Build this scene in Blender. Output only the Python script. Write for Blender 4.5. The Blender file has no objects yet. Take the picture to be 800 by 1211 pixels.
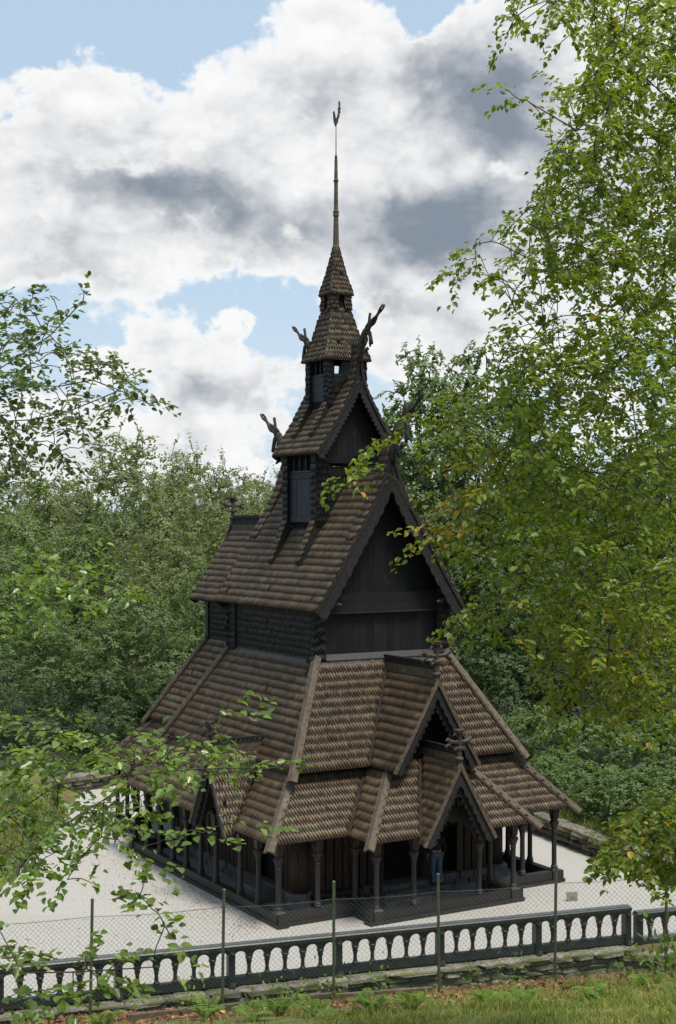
import bpy, bmesh, math, random
import numpy as np
from mathutils import Vector, Matrix, Euler
R = math.radians
rng = np.random.default_rng(7); random.seed(7)
scene = bpy.context.scene
COL = scene.collection
# ------------------------------------------------------------------ camera
H = 11.3                      # eye height above the gravel court
F, HX, HY = 1682.3, 400.0, 614.86
cam = bpy.data.cameras.new('camera'); camo = bpy.data.objects.new('camera', cam); COL.objects.link(camo)
camo.location = (0, 0, H); camo.rotation_euler = (R(90), 0, 0)
cam.sensor_fit = 'VERTICAL'; cam.sensor_height = 36; cam.lens = F / 1211 * 36; cam.shift_y = 9.36 / 1211
cam.clip_start = 0.1; cam.clip_end = 6000
scene.camera = camo
# ------------------------------------------------------------------ light
SUN_EL, SUN_AZ = R(66), R(142)      # azimuth measured from the view axis (+Y) towards +X
sl = bpy.data.lights.new('sun', 'SUN'); so = bpy.data.objects.new('sun', sl); COL.objects.link(so)
sl.energy = 4.2; sl.angle = R(18); sl.color = (1.0, 0.95, 0.86)
sdir = Vector((math.sin(SUN_AZ) * math.cos(SUN_EL), math.cos(SUN_AZ) * math.cos(SUN_EL), math.sin(SUN_EL)))
so.rotation_euler = sdir.to_track_quat('Z', 'Y').to_euler()
so.location = (0, 0, 60)
vs = scene.view_settings
vs.view_transform = 'Standard'; vs.look = 'None'; vs.exposure = 0.2; vs.gamma = 1.0; vs.use_curve_mapping = False
scene.cycles.max_bounces = 6; scene.cycles.diffuse_bounces = 3; scene.cycles.transmission_bounces = 4
scene.cycles.use_denoising = True

class NT:
    def __init__(s, tree): s.t = tree; s.n = tree.nodes; s.l = tree.links
    def new(s, typ, **kw):
        n = s.n.new(typ)
        for k, v in kw.items(): setattr(n, k, v)
        return n
    def put(s, sock, v):
        if isinstance(v, bpy.types.NodeSocket): s.l.new(v, sock)
        elif v is not None: sock.default_value = v
    def math(s, op, a, b=None, c=None, clamp=False):
        n = s.new('ShaderNodeMath', operation=op); n.use_clamp = clamp
        for i, v in enumerate((a, b, c)): s.put(n.inputs[i], v)
        return n.outputs[0]
    def vm(s, op, a, b=None):
        n = s.new('ShaderNodeVectorMath', operation=op)
        s.put(n.inputs[0], a); s.put(n.inputs[1], b)
        return n.outputs['Value'] if op in ('DOT_PRODUCT', 'LENGTH') else n.outputs[0]
    def mix(s, f, a, b, mode='MIX'):
        n = s.new('ShaderNodeMix', data_type='RGBA', blend_type=mode)
        s.put(n.inputs[0], f); s.put(n.inputs[6], a); s.put(n.inputs[7], b)
        return n.outputs[2]
    def noise(s, vec, scale, detail=4, rough=.55, out=0):
        n = s.new('ShaderNodeTexNoise'); s.put(n.inputs['Vector'], vec)
        n.inputs['Scale'].default_value = scale; n.inputs['Detail'].default_value = detail; n.inputs['Roughness'].default_value = rough
        return n.outputs[out]
    def smooth(s, v, a, b):
        n = s.new('ShaderNodeMapRange', interpolation_type='SMOOTHSTEP'); s.put(n.inputs[0], v)
        n.inputs[1].default_value = a; n.inputs[2].default_value = b
        return n.outputs[0]

# ------------------------------------------------------------------ sky
world = bpy.data.worlds.new('World'); scene.world = world; world.use_nodes = True
w = NT(world.node_tree); w.n.clear()
wout = w.new('ShaderNodeOutputWorld'); bg = w.new('ShaderNodeBackground'); bg.inputs[1].default_value = 0.1
w.l.new(bg.outputs[0], wout.inputs[0])
sky = w.new('ShaderNodeTexSky', sky_type='NISHITA'); sky.sun_disc = False
sky.sun_elevation = SUN_EL; sky.sun_rotation = SUN_AZ; sky.air_density = 1.0; sky.dust_density = 1.5; sky.ozone_density = 1.5
tc = w.new('ShaderNodeTexCoord'); d = tc.outputs['Generated']
sep = w.new('ShaderNodeSeparateXYZ'); w.l.new(d, sep.inputs[0])
az = w.math('ARCTAN2', sep.outputs[0], sep.outputs[1]); el = w.math('ARCSINE', sep.outputs[2])
uv = w.new('ShaderNodeCombineXYZ'); w.l.new(az, uv.inputs[0]); w.l.new(el, uv.inputs[1])
warp = w.vm('SUBTRACT', w.noise(d, 14, 5, .6, 1), (.5, .5, .5))
warp2 = w.vm('MULTIPLY', warp, (.11, .07, 0))
uvw = w.vm('ADD', uv.outputs[0], warp2)
def blobs(lst):
    acc = None
    for (x, y, rx, ry, wt) in lst:
        u0 = math.atan((x - HX) / F); v0 = math.atan((HY - y) / F)
        q = w.vm('SUBTRACT', uvw, (u0, v0, 0)); q = w.vm('MULTIPLY', q, (F / rx, F / ry, 0))
        g = w.math('POWER', .3679, w.vm('DOT_PRODUCT', q, q))
        acc = w.math('MULTIPLY_ADD', g, wt, acc if acc is not None else 0.0)
    return acc
cover = blobs([(375, 115, 75, 45, .45), (130, 260, 120, 50, .35), (30, 200, 40, 30, .2), (300, 200, 250, 95, .62), (90, 140, 75, 60, .35), (240, 65, 60, 30, .35), (390, 40, 75, 45, .45), (520, 110, 60, 60, .35),
               (590, 120, 90, 110, .5), (480, 280, 130, 70, .5), (255, 455, 75, 50, .55), (165, 400, 45, 25, .5), (0, 315, 40, 40, .5), (560, 400, 130, 60, .5),
               (278, 380, 45, 14, .6), (100, 540, 320, 55, .55), (120, 320, 80, 45, .3), (0, 240, 30, 40, .3), (760, 150, 150, 240, .5),
               (90, 25, 160, 55, -.55), (495, 15, 40, 40, -.5), (10, 260, 45, 20, -.2), (230, 362, 90, 22, -.2), (330, 375, 45, 35, -.35), (120, 400, 60, 20, -.2), (585, 200, 30, 20, -.4),
               (40, 60, 60, 25, -.3), (170, 480, 60, 15, -.2)])
dark = blobs([(190, 235, 125, 40, 1.05), (320, 265, 70, 34, .45), (330, 130, 50, 40, .2), (460, 250, 65, 38, .8), (545, 265, 70, 50, 1.0), (480, 300, 95, 28, .5), (575, 100, 75, 55, 1.0), (610, 150, 50, 45, .6), (90, 300, 60, 25, .3),
              (260, 470, 60, 24, .5), (330, 440, 30, 30, .2), (500, 370, 120, 20, .35), (80, 330, 60, 20, .2), (730, 250, 120, 140, .4)])
dz = w.vm('MULTIPLY', d, (1, 1, 1.5))
n1 = w.noise(dz, 9, 9, .58)
n2 = w.noise(w.vm('ADD', dz, (.012, .004, .03)), 9, 5, .55)
n3 = w.noise(dz, 26, 8, .6)
D = w.math('ADD', cover, w.math('MULTIPLY', w.math('SUBTRACT', n1, .5), 1.25))
D = w.math('ADD', D, w.math('MULTIPLY', w.math('SUBTRACT', n3, .5), .85))
vo = w.new('ShaderNodeTexVoronoi', feature='F1'); vo.inputs['Scale'].default_value = 26; vo.inputs['Detail'].default_value = 2; vo.inputs['Roughness'].default_value = .6
w.l.new(w.vm('ADD', dz, w.vm('MULTIPLY', warp, (.05, .05, .05))), vo.inputs['Vector']); bil = w.math('SUBTRACT', .45, vo.outputs['Distance'])
D = w.math('ADD', D, w.math('MULTIPLY', bil, .34)); D = w.math('ADD', D, .13)
alpha = w.smooth(D, .0, .22)
relief = w.math('MULTIPLY', w.math('SUBTRACT', n2, n1), 2.2)
thick = w.smooth(D, .25, 1.0)
shade = w.math('MULTIPLY', dark, w.math('MULTIPLY_ADD', n1, 1.7, .15))
shade = w.math('ADD', shade, w.math('MULTIPLY', relief, .55))
shade = w.math('ADD', shade, w.math('MULTIPLY', w.math('SUBTRACT', n3, .47), .8))
shade = w.math('ADD', shade, w.math('MULTIPLY', bil, -.5))
shade = w.smooth(w.math('MULTIPLY', shade, w.smooth(D, .05, .45)), -.15, 1.6)
ccol = w.mix(shade, (8.5, 8.5, 8.5, 1), (2.1, 2.5, 3.05, 1))
haze = w.math('MULTIPLY', w.smooth(el, .22, -.02), .55)
skyc = w.mix(.7, sky.outputs[0], (5.3, 6.9, 8.5, 1))
skyc = w.mix(haze, skyc, (6.8, 7.4, 8.0, 1))
fin = w.mix(alpha, skyc, ccol)
w.l.new(fin, bg.inputs[0])

# ------------------------------------------------------------------ materials
MAT = {}
def M(name, c1, c2=None, scale=6, rough=.75, bump=.25, bscale=None, island=0., stretch=(1, 1, 1), spec=.3, transl=0., obj=0., lo=.35, hi=.65, bdist=.02, c3=None, c3t=(.6, .75), s3=1.2, c4=None, detail=5, wear_shade=None):
    m = bpy.data.materials.new(name); m.use_nodes = True; t = NT(m.node_tree); b = t.n['Principled BSDF']
    c2 = c2 or tuple(x * .6 for x in c1)
    co = t.new('ShaderNodeTexCoord').outputs['Object']
    mp = t.new('ShaderNodeMapping'); t.l.new(co, mp.inputs[0]); mp.inputs['Scale'].default_value = stretch
    n = t.noise(mp.outputs[0], scale, detail, .6)
    col = t.mix(t.smooth(n, lo, hi), (*c1, 1), (*c2, 1))
    if c3: col = t.mix(t.smooth(t.noise(co, s3, 4, .65), *c3t), col, (*c3, 1))
    if island or obj:
        g = t.new('ShaderNodeNewGeometry').outputs['Random Per Island']
        o = t.new('ShaderNodeObjectInfo').outputs['Random']
        r = t.math('FRACT', t.math('ADD', g, o)) if (island and obj) else (g if island else o)
        if c4: col = t.mix(t.smooth(r, .86, .97), col, (*c4, 1))
        r2 = t.math('FRACT', t.math('MULTIPLY', r, 7.31))
        amp = island or obj
        f = t.math('MULTIPLY_ADD', r2, 2 * amp, 1 - amp)
        cc = t.new('ShaderNodeCombineColor')
        for i in range(3): t.l.new(f, cc.inputs[i])
        col = t.mix(1.0, col, cc.outputs[0], 'MULTIPLY')
    if wear_shade: at_ = t.new('ShaderNodeAttribute'); at_.attribute_name = 'wear_shade'; col = t.mix(t.smooth(at_.outputs['Fac'], .1, .8), (*wear_shade, 1), col)  # weathered tip to dark covered end; the dark also paints gap shade
    t.l.new(col, b.inputs['Base Color']); b.inputs['Roughness'].default_value = rough; b.inputs['Specular IOR Level'].default_value = spec
    if bump:
        bn = t.noise(mp.outputs[0], bscale or scale * 3, 5, .65)
        bp = t.new('ShaderNodeBump'); bp.inputs['Strength'].default_value = bump; bp.inputs['Distance'].default_value = bdist
        t.l.new(bn, bp.inputs['Height']); t.l.new(bp.outputs[0], b.inputs['Normal'])
    if transl:
        tr = t.new('ShaderNodeBsdfTranslucent')
        t.l.new(t.mix(1.0, col, (1.5, 1.45, .55, 1), 'MULTIPLY'), tr.inputs[0])
        mx = t.new('ShaderNodeMixShader'); mx.inputs[0].default_value = transl
        t.l.new(b.outputs[0], mx.inputs[1]); t.l.new(tr.outputs[0], mx.inputs[2]); t.l.new(mx.outputs[0], t.n['Material Output'].inputs[0])
    MAT[name] = m
    return m
M('roof', (.106, .067, .033), (.058, .038, .020), 2.2, .48, .3, 30, island=.3, spec=.5, c3=(.125, .098, .048), c3t=(.52, .72), s3=.9, wear_shade=(.020, .015, .012))
M('sheath', (.03, .022, .016), None, 4, .9, .2)
M('tar', (.011, .011, .0125), (.019, .0185, .019), 8, .5, .25, 30, island=.35, spec=.45)
M('tarplank', (.0095, .0088, .0085), (.005, .0047, .0047), 5, .6, .6, 22, stretch=(6, 6, .5), obj=.5, spec=.3, c3=(.028, .021, .016), c3t=(.58, .72), s3=2.2)
M('bluepanel', (.033, .037, .046), (.020, .023, .030), 5, .6, .4, 25, stretch=(5, 5, .5), spec=.4, obj=.25)
M('board', (.108, .082, .056), (.062, .047, .033), 4, .7, .4, 20, stretch=(2, 2, 2), obj=.2, spec=.3, c3=(.15, .122, .095), s3=1.6)
M('carved', (.022, .0195, .018), (.012, .011, .0105), 7, .65, .5, 18, spec=.3)
M('dragon', (.060, .047, .034), (.032, .025, .019), 8, .65, .4, 25, spec=.3)
M('column', (.015, .0138, .013), (.024, .021, .019), 6, .5, .3, 20, stretch=(4, 4, .6), spec=.4, obj=.2)
M('brownplank', (.055, .036, .024), (.024, .016, .011), 5, .7, .4, 24, stretch=(6, 6, .45), obj=.3, spec=.25)
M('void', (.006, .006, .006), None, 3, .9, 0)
M('stone', (.19, .172, .145), (.10, .09, .075), 5, .9, .7, 14, obj=.35, c3=(.075, .085, .03), c3t=(.48, .64), s3=1.5, bdist=.04)
M('slab', (.11, .105, .10), (.06, .058, .056), 5, .8, .6, 18, obj=.2)
M('mossstone', (.25, .225, .19), (.13, .12, .10), 6, .9, .8, 14, obj=.35, c3=(.085, .10, .03), c3t=(.42, .60), s3=1.3, bdist=.05)
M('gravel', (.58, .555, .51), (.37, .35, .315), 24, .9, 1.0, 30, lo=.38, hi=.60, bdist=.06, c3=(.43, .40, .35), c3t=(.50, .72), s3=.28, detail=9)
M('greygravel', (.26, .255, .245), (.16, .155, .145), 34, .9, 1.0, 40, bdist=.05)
M('soil', (.10, .068, .042), (.05, .036, .022), 3, .95, .8, 16, c3=(.07, .09, .022), c3t=(.45, .6), s3=.8, bdist=.06)
M('turf', (.16, .175, .045), (.09, .11, .028), 3.5, .95, .8, 20, c3=(.13, .09, .05), c3t=(.50, .62), s3=1.3, bdist=.06)
M('forestfloor', (.035, .045, .016), (.022, .03, .012), 1.5, .95, .8, 6, bdist=.1)
M('farhill', (.05, .075, .035), (.035, .055, .028), .05, .95, .5, .2)
M('grass', (.20, .25, .055), (.13, .17, .032), 1.2, .6, 0, island=.4, transl=.4, c4=(.33, .26, .10), spec=.3, c3=(.34, .31, .11), c3t=(.50, .68), s3=1.4)
M('bankgrass', (.13, .18, .05), (.09, .13, .032), 1.2, .6, 0, island=.4, transl=.4, c4=(.24, .20, .08), spec=.3)
M('fern', (.15, .24, .045), (.115, .19, .04), 3, .55, 0, obj=.2, transl=.4)
M('litter', (.23, .105, .055), (.12, .055, .03), 4, .8, 0, island=.5, transl=.1, c4=(.35, .22, .10))
M('scrap', (.30, .22, .13), (.18, .12, .07), 4, .7, 0, island=.4)
M('bark', (.075, .058, .045), (.04, .032, .026), 9, .85, .6, 20, stretch=(1, 1, .4))
M('barkpale', (.13, .11, .09), (.06, .05, .042), 9, .85, .6, 20, stretch=(1, 1, .4))
M('leafright', (.125, .188, .024), (.168, .222, .032), 1.1, .40, 0, island=.28, obj=.28, transl=.52, c4=(.21, .25, .04), spec=.45)
M('leafyellow', (.16, .17, .022), (.25, .19, .022), 1.5, .45, 0, island=.35, obj=.35, transl=.45, c4=(.40, .24, .02), spec=.4)
M('leafleft', (.105, .180, .030), (.140, .210, .038), 1.3, .32, 0, island=.35, obj=.35, transl=.45, c4=(.24, .29, .07), spec=.6)
M('leaftwig', (.085, .135, .034), (.11, .155, .044), 1.3, .38, 0, island=.35, obj=.35, transl=.4, spec=.55)
M('foliage_a', (.135, .205, .085), (.165, .230, .095), .5, .5, 0, island=.18, obj=.32, transl=.42, c4=(.21, .25, .11), spec=.3)
M('foliage_b', (.175, .222, .098), (.205, .240, .108), .5, .5, 0, island=.18, obj=.28, transl=.42, c4=(.25, .26, .11), spec=.3)
M('foliage_c', (.088, .140, .055), (.110, .160, .064), .5, .5, 0, island=.18, obj=.3, transl=.38, spec=.3)
M('foliage_d', (.130, .200, .075), (.155, .220, .082), .5, .5, 0, island=.18, obj=.3, transl=.40, spec=.35)
M('paint', (.009, .014, .013), (.016, .021, .019), 5, .42, .15, 30, spec=.5, obj=.15, c3=(.085, .095, .07), c3t=(.60, .72), s3=3.5)
M('railtop_sheen', (.10, .105, .105), (.06, .064, .066), 5, .5, .2, 25, spec=.5)  # pale tone with the sky's reflection put into the colour
M('greenpost', (.075, .095, .055), (.05, .065, .035), 6, .5, .1, spec=.4)
M('wire', (.11, .13, .11), None, 4, .4, 0, spec=.5)
M('jeans', (.095, .145, .215), (.06, .095, .15), 12, .9, .3, 60)
M('jacket', (.010, .011, .015), (.016, .017, .022), 10, .85, .3, 40)
M('skin', (.42, .25, .18), None, 8, .5, 0)
M('hair', (.03, .02, .014), None, 30, .6, .3)
M('shoe', (.02, .018, .016), None, 8, .6, 0)
M('plate', (.22, .205, .16), (.15, .14, .11), 8, .8, .3)
M('plateink', (.10, .10, .09), None, 8, .8, 0)

# ------------------------------------------------------------------ mesh helpers
def link(name, data, parent=None):
    o = bpy.data.objects.new(name, data); COL.objects.link(o)
    if parent is not None: o.parent = parent
    return o
def tag(o, label=None, cat=None, group=None, kind=None):
    for k, v in (('label', label), ('category', cat), ('group', group), ('kind', kind)):
        if v: o[k] = v
    return o
def empty(name, loc=(0, 0, 0), rz=0., parent=None):
    o = bpy.data.objects.new(name, None); COL.objects.link(o); o.location = loc; o.rotation_euler = (0, 0, rz); o.empty_display_size = .2
    if parent is not None: o.parent = parent
    return o
def bulk_mesh(name, V, pattern, mat):
    V = np.asarray(V, np.float32); n, k = V.shape[:2]
    flat = np.concatenate([np.array(f) for f in pattern])
    loops = (flat[None] + (np.arange(n) * k)[:, None]).ravel().astype(np.int32)
    tot = np.tile([len(f) for f in pattern], n).astype(np.int32); st = np.concatenate([[0], np.cumsum(tot)[:-1]]).astype(np.int32)
    me = bpy.data.meshes.new(name); me.vertices.add(n * k); me.loops.add(len(loops)); me.polygons.add(len(tot))
    me.vertices.foreach_set('co', V.ravel()); me.loops.foreach_set('vertex_index', loops)
    me.polygons.foreach_set('loop_start', st); me.polygons.foreach_set('loop_total', tot)
    me.update(calc_edges=True)
    if mat: me.materials.append(MAT[mat])
    return me
class MB:
    def __init__(s): s.v = []; s.f = []
    def add(s, vs, fs):
        o = len(s.v); s.v += [tuple(p) for p in vs]; s.f += [tuple(i + o for i in f) for f in fs]; return s
    def hexa(s, p): return s.add(p, [(0, 3, 2, 1), (4, 5, 6, 7), (0, 1, 5, 4), (1, 2, 6, 5), (2, 3, 7, 6), (3, 0, 4, 7)])
    def box(s, x0, x1, y0, y1, z0, z1):
        return s.hexa([(x0, y0, z0), (x1, y0, z0), (x1, y1, z0), (x0, y1, z0), (x0, y0, z1), (x1, y0, z1), (x1, y1, z1), (x0, y1, z1)])
    def cbox(s, x0, x1, y0, y1, z0, z1, c):          # box with chamfered upper edges
        s.hexa([(x0, y0, z0), (x1, y0, z0), (x1, y1, z0), (x0, y1, z0), (x0, y0, z1 - c), (x1, y0, z1 - c), (x1, y1, z1 - c), (x0, y1, z1 - c)])
        return s.hexa([(x0, y0, z1 - c), (x1, y0, z1 - c), (x1, y1, z1 - c), (x0, y1, z1 - c), (x0 + c, y0 + c, z1), (x1 - c, y0 + c, z1), (x1 - c, y1 - c, z1), (x0 + c, y1 - c, z1)])
    def bar(s, p, q, wd, ht, up=(0, 0, 1), drop=0.):
        p, q, up = Vector(p), Vector(q), Vector(up); dd = (q - p).normalized(); sd = dd.cross(up).normalized(); u = sd.cross(dd).normalized()
        a = sd * wd / 2; lo = u * (-drop); hi = u * (ht - drop)
        return s.hexa([p - a + lo, p + a + lo, q + a + lo, q - a + lo, p - a + hi, p + a + hi, q + a + hi, q - a + hi])
    def plate(s, pts, th):
        th = Vector(th); n = len(pts); A = [Vector(p) for p in pts]; B = [p + th for p in A]
        s.add(A + B, [tuple(range(n)), tuple(range(2 * n - 1, n - 1, -1))] + [(i, n + i, n + (i + 1) % n, (i + 1) % n) for i in range(n)]); return s
    def lathe(s, c, prof, n=12):
        vs = []; fs = []
        for (r, z) in prof:
            for i in range(n):
                t = 2 * math.pi * i / n; vs.append((c[0] + r * math.cos(t), c[1] + r * math.sin(t), c[2] + z))
        for j in range(len(prof) - 1):
            for i in range(n): fs.append((j * n + i, j * n + (i + 1) % n, (j + 1) * n + (i + 1) % n, (j + 1) * n + i))
        fs += [tuple(range(n - 1, -1, -1)), tuple((len(prof) - 1) * n + i for i in range(n))]
        return s.add(vs, fs)
    def tube(s, path, rad, n=6, flat=None):
        P = [Vector(p) for p in path]; vs = []; fs = []; prev = None
        for i, p in enumerate(P):
            dd = (P[min(i + 1, len(P) - 1)] - P[max(i - 1, 0)]).normalized()
            if prev is None: prev = dd.orthogonal().normalized() if flat is None else (Vector(flat) - dd * dd.dot(Vector(flat))).normalized()
            else: prev = (prev - dd * dd.dot(prev)).normalized()
            b = dd.cross(prev); r = rad[i] if hasattr(rad, '__len__') else rad
            ra, rb = (r if hasattr(r, '__len__') else (r, r))
            for k in range(n):
                t = 2 * math.pi * k / n; vs.append(p + prev * (ra * math.cos(t)) + b * (rb * math.sin(t)))
        for j in range(len(P) - 1):
            for i in range(n): fs.append((j * n + i, j * n + (i + 1) % n, (j + 1) * n + (i + 1) % n, (j + 1) * n + i))
        fs += [tuple(range(n - 1, -1, -1)), tuple((len(P) - 1) * n + i for i in range(n))]
        return s.add(vs, fs)
    def mesh(s, name, mat, smooth=False):
        me = bpy.data.meshes.new(name); me.from_pydata(s.v, [], s.f)
        bm = bmesh.new(); bm.from_mesh(me); bmesh.ops.recalc_face_normals(bm, faces=bm.faces); bm.to_mesh(me); bm.free()
        me.materials.append(MAT[mat])
        if smooth: me.polygons.foreach_set('use_smooth', [True] * len(me.polygons))
        return me
    def build(s, name, mat, parent=None, smooth=False): return link(name, s.mesh(name, mat, smooth), parent)
def at(px, py, Y):            # photograph position at a depth -> world point
    return Vector(((px - HX) * Y / F, Y, H - (py - HY) * Y / F))

# ================================================================== GROUND
BA, BB = Vector((-7.8, 32.8)), Vector((7.79, 38.0))          # balustrade line on the court edge
BD = (BB - BA).normalized(); BN = Vector((-BD.y, BD.x))       # BN points to the church
FY = 22.4                                                     # chain-link fence line
def fence_z(x): return 3.70 + .072 * x
def sstep(a, b, v): t = np.clip((v - a) / (b - a), 0, 1); return t * t * (3 - 2 * t)
def wave(x, y, s):
    return (np.sin(x * 1.3 * s + 1.7 * np.sin(y * .9 * s + .5)) + np.sin(y * 1.1 * s + 2.1 * np.sin(x * .7 * s)) + .5 * np.sin((x + y) * 2.3 * s + 1)) / 2.5
def hgt(x, y):
    x = np.asarray(x, float); y = np.asarray(y, float)
    n = (x - BA.x) * BN.x + (y - BA.y) * BN.y
    xc = np.clip(x, -12, 12)
    top = 3.70 + .072 * xc
    foot = BA.y + (x - BA.x) * BD.y / BD.x - .9
    bench = FY + np.clip(.30 + .085 * (x + 2), .25, .9)
    hill = top + .27 * (FY - y) + .05 * wave(x, y, 1.3)
    tb_ = top - .24 * (bench - FY)
    drop = tb_ + (-1.15 - tb_) * np.clip((y - bench) / np.maximum(foot - bench, 1), 0, 1) ** .75
    front = np.where(y < FY, hill, np.where(y < bench, top - .24 * (y - FY) + .02 * wave(x, y, 3), drop))
    front = np.where(y > foot, -1.15, front)
    # beyond the court: woodland floor falling away, rising banks left and right
    out = np.maximum.reduce([y - 63, -(x + 13.5) - .0 * y, (x - 8.3) - .43 * (49 - y)])
    bankl = .9 * sstep(0, 2.5, -(x + 10.2)) * sstep(38, 42, y)
    bankr = .75 * sstep(.3, .9, (x - 8.3) - .43 * (47.9 - y))
    back = -.06 + bankl + bankr - 3.0 * sstep(3, 25, out) + .25 * wave(x, y, .25) * sstep(1, 6, out)
    far = np.hypot(x, y)
    back = back - 8 * sstep(70, 200, far) + 24 * sstep(260, 1200, far) * (1 + .5 * wave(x, y, .006))
    h = np.where(n > -.3, back, front)
    return h
def grid(name, xs, ys, mat, zoff=0., parent=None):
    X, Y = np.meshgrid(xs, ys); Z = hgt(X, Y) + zoff
    nx, ny = len(xs), len(ys); V = np.stack([X, Y, Z], -1).reshape(-1, 3)
    i = np.arange((ny - 1) * (nx - 1)); r = i // (nx - 1); c = i % (nx - 1); a = r * nx + c
    Fc = np.stack([a, a + 1, a + nx + 1, a + nx], -1)
    me = bpy.data.meshes.new(name); me.from_pydata(V.tolist(), [], Fc.tolist()); me.materials.append(MAT[mat])
    me.polygons.foreach_set('use_smooth', [True] * len(me.polygons))
    return link(name, me, parent)
xs = np.unique(np.concatenate([np.linspace(-1500, -60, 40), np.linspace(-60, -16, 30), np.arange(-16, 16, .25), np.linspace(16, 60, 30), np.linspace(60, 1500, 40)]))
ys = np.unique(np.concatenate([np.linspace(-60, 12, 20), np.arange(12, 40, .2), np.arange(40, 68, .5), np.linspace(68, 130, 25), np.linspace(130, 2500, 50)]))
ground = tag(grid('ground', xs, ys, 'turf'), kind='structure')
gm = MAT['turf']; t = NT(gm.node_tree)
# gravel court
cp = [BA - BD * 8 + BN * .02, BB + BD * 9 + BN * .02, Vector((14.0, 42.2)), Vector((10.45, 44.0)), Vector((8.55, 48.0)), Vector((7.1, 51.6)), Vector((6.0, 56)), Vector((4.5, 60)), Vector((-6, 62)), Vector((-12, 60)), Vector((-10.4, 55)), Vector((-10.1, 50)), Vector((-10.3, 44)), Vector((-13.0, 39))]
mb = MB(); mb.add([(p.x, p.y, .0) for p in cp], [tuple(range(len(cp)))]); tag(mb.build('gravel_court', 'gravel'), kind='structure')

# ================================================================== CHURCH
# local axes: a = across the entrance gable, b = along the nave towards the entrance, z up; Blender local = (a, -b, z)
TH = .528
church = empty('stave_church', (-.065, 46.459, 0), TH)
tag(church, 'dark tarred wooden stave church with stepped shingled roofs, dragon heads and spire', 'church')
def L(a, b, z): return (a, -b, z)
def npv(p): return np.array(L(*p), float)
SH_PAT = [(0, 7, 2, 1), (7, 6, 3, 2), (6, 5, 4, 3), (3, 4, 9, 8), (4, 5, 10, 9), (5, 6, 11, 10), (2, 3, 8), (7, 11, 6)]
WEAR_SHADE = [0, 0, .42, .85, 1, 1, .85, .42, .2, .3, .3, .2]  # low values: sheltered tar plus painted shade for the gaps between shingles
def shingle_mesh(name, V, mat):
    me = bulk_mesh(name, V, SH_PAT, mat); at_ = me.attributes.new('wear_shade', 'FLOAT', 'POINT'); at_.data.foreach_set('value', np.tile(np.array(WEAR_SHADE, np.float32), len(V)))
    return me
def shingle_rows(rows, w=.118, ln=.36, t=.034, tip=.34, jit=1., taper=.60):
    out = []
    for k, (A, B, up, n) in enumerate(rows):
        e = B - A; le = np.linalg.norm(e)
        if le < .04: continue
        u = e / le; m = max(1, int(round(le / w))); wd = le / m
        cs = (np.arange(m) + .5) * wd if k % 2 == 0 else np.arange(m + 1) * wd
        N = len(cs); j = lambda s: rng.normal(0, s * jit, N)
        hw = wd * .485
        lnj = ln * .97 + j(.01); v0 = j(.012); side = lnj * taper + j(.01); tw = hw * tip
        cl = lambda x: np.clip(x, -.008, le + .008)
        mw_ = hw * .90
        U = np.stack([cl(cs - hw), cl(cs + hw), cl(cs + hw), cl(cs + mw_), cl(cs + tw), cl(cs - tw), cl(cs - mw_), cl(cs - hw)], 1)
        kv = lnj * .74
        Vv = np.stack([lnj, lnj, kv, v0 + side, v0, v0, v0 + side, kv], 1)
        tl = t + np.abs(j(.005))
        fr = 1 - (Vv / ln)
        Nn = .004 + tl[:, None] * fr * 1.15 + j(.002)[:, None]
        P = A[None, None] + U[..., None] * u + Vv[..., None] * up + Nn[..., None] * n
        Q = P[:, 3:7] - n * (tl[:, None, None] * .85)
        out.append(np.concatenate([P, Q], 1))
    return np.concatenate(out) if out else np.zeros((0, 12, 3))
def face_rows(L0, R0, L1, R1, row=.262, out=None):
    L0, R0, L1, R1 = map(npv, (L0, R0, L1, R1))
    e = (R0 - L0) if np.linalg.norm(R0 - L0) > np.linalg.norm(R1 - L1) else (R1 - L1)
    u = e / np.linalg.norm(e); mid = (L1 + R1 - L0 - R0) / 2; vup = mid - u * mid.dot(u); ht = np.linalg.norm(vup); up = vup / ht
    n = np.cross(u, up)
    o = np.array(L(*out), float) if out is not None else np.array([0, 0, 1.])
    if n.dot(o) < 0: n = -n
    k = max(1, int(round(ht / row)))
    return [(L0 + (L1 - L0) * i / k, R0 + (R1 - R0) * i / k, up, n) for i in range(k)], (L0, R0, R1, L1), n
ROOFQ = []
def shingled(parent, faces, mat='roof', name='shingle_covering', row=.262, w=.10, t=.042, sheath='sheath', back=.05, tip=.20, ln=None):
    sh = []; mb = MB()
    for f in faces:
        q, out = (f[:4], f[4] if len(f) > 4 else None)
        rows, qd, n = face_rows(*q, row=row, out=out)
        sh.append(shingle_rows(rows, w, ln or row * 1.38, t, tip))
        if mat == 'roof': ROOFQ.append((qd, n))
        c = [p - n * .004 for p in qd]; d2 = [p - n * back for p in qd]
        mb.hexa([tuple(p) for p in d2] + [tuple(p) for p in c])
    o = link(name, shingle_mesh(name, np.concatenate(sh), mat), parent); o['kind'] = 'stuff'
    if sheath: mb.build('roof_boarding', sheath, parent)
    return o
def mir(f, ax=0):                                     # mirror a face across the nave axis
    m = lambda p: (-p[0], p[1], p[2])
    g = (m(f[1]), m(f[0]), m(f[3]), m(f[2]))
    return g + ((m(f[4]),) if len(f) > 4 else ())
def part(name, parent=church): return empty(name, parent=parent)
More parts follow.
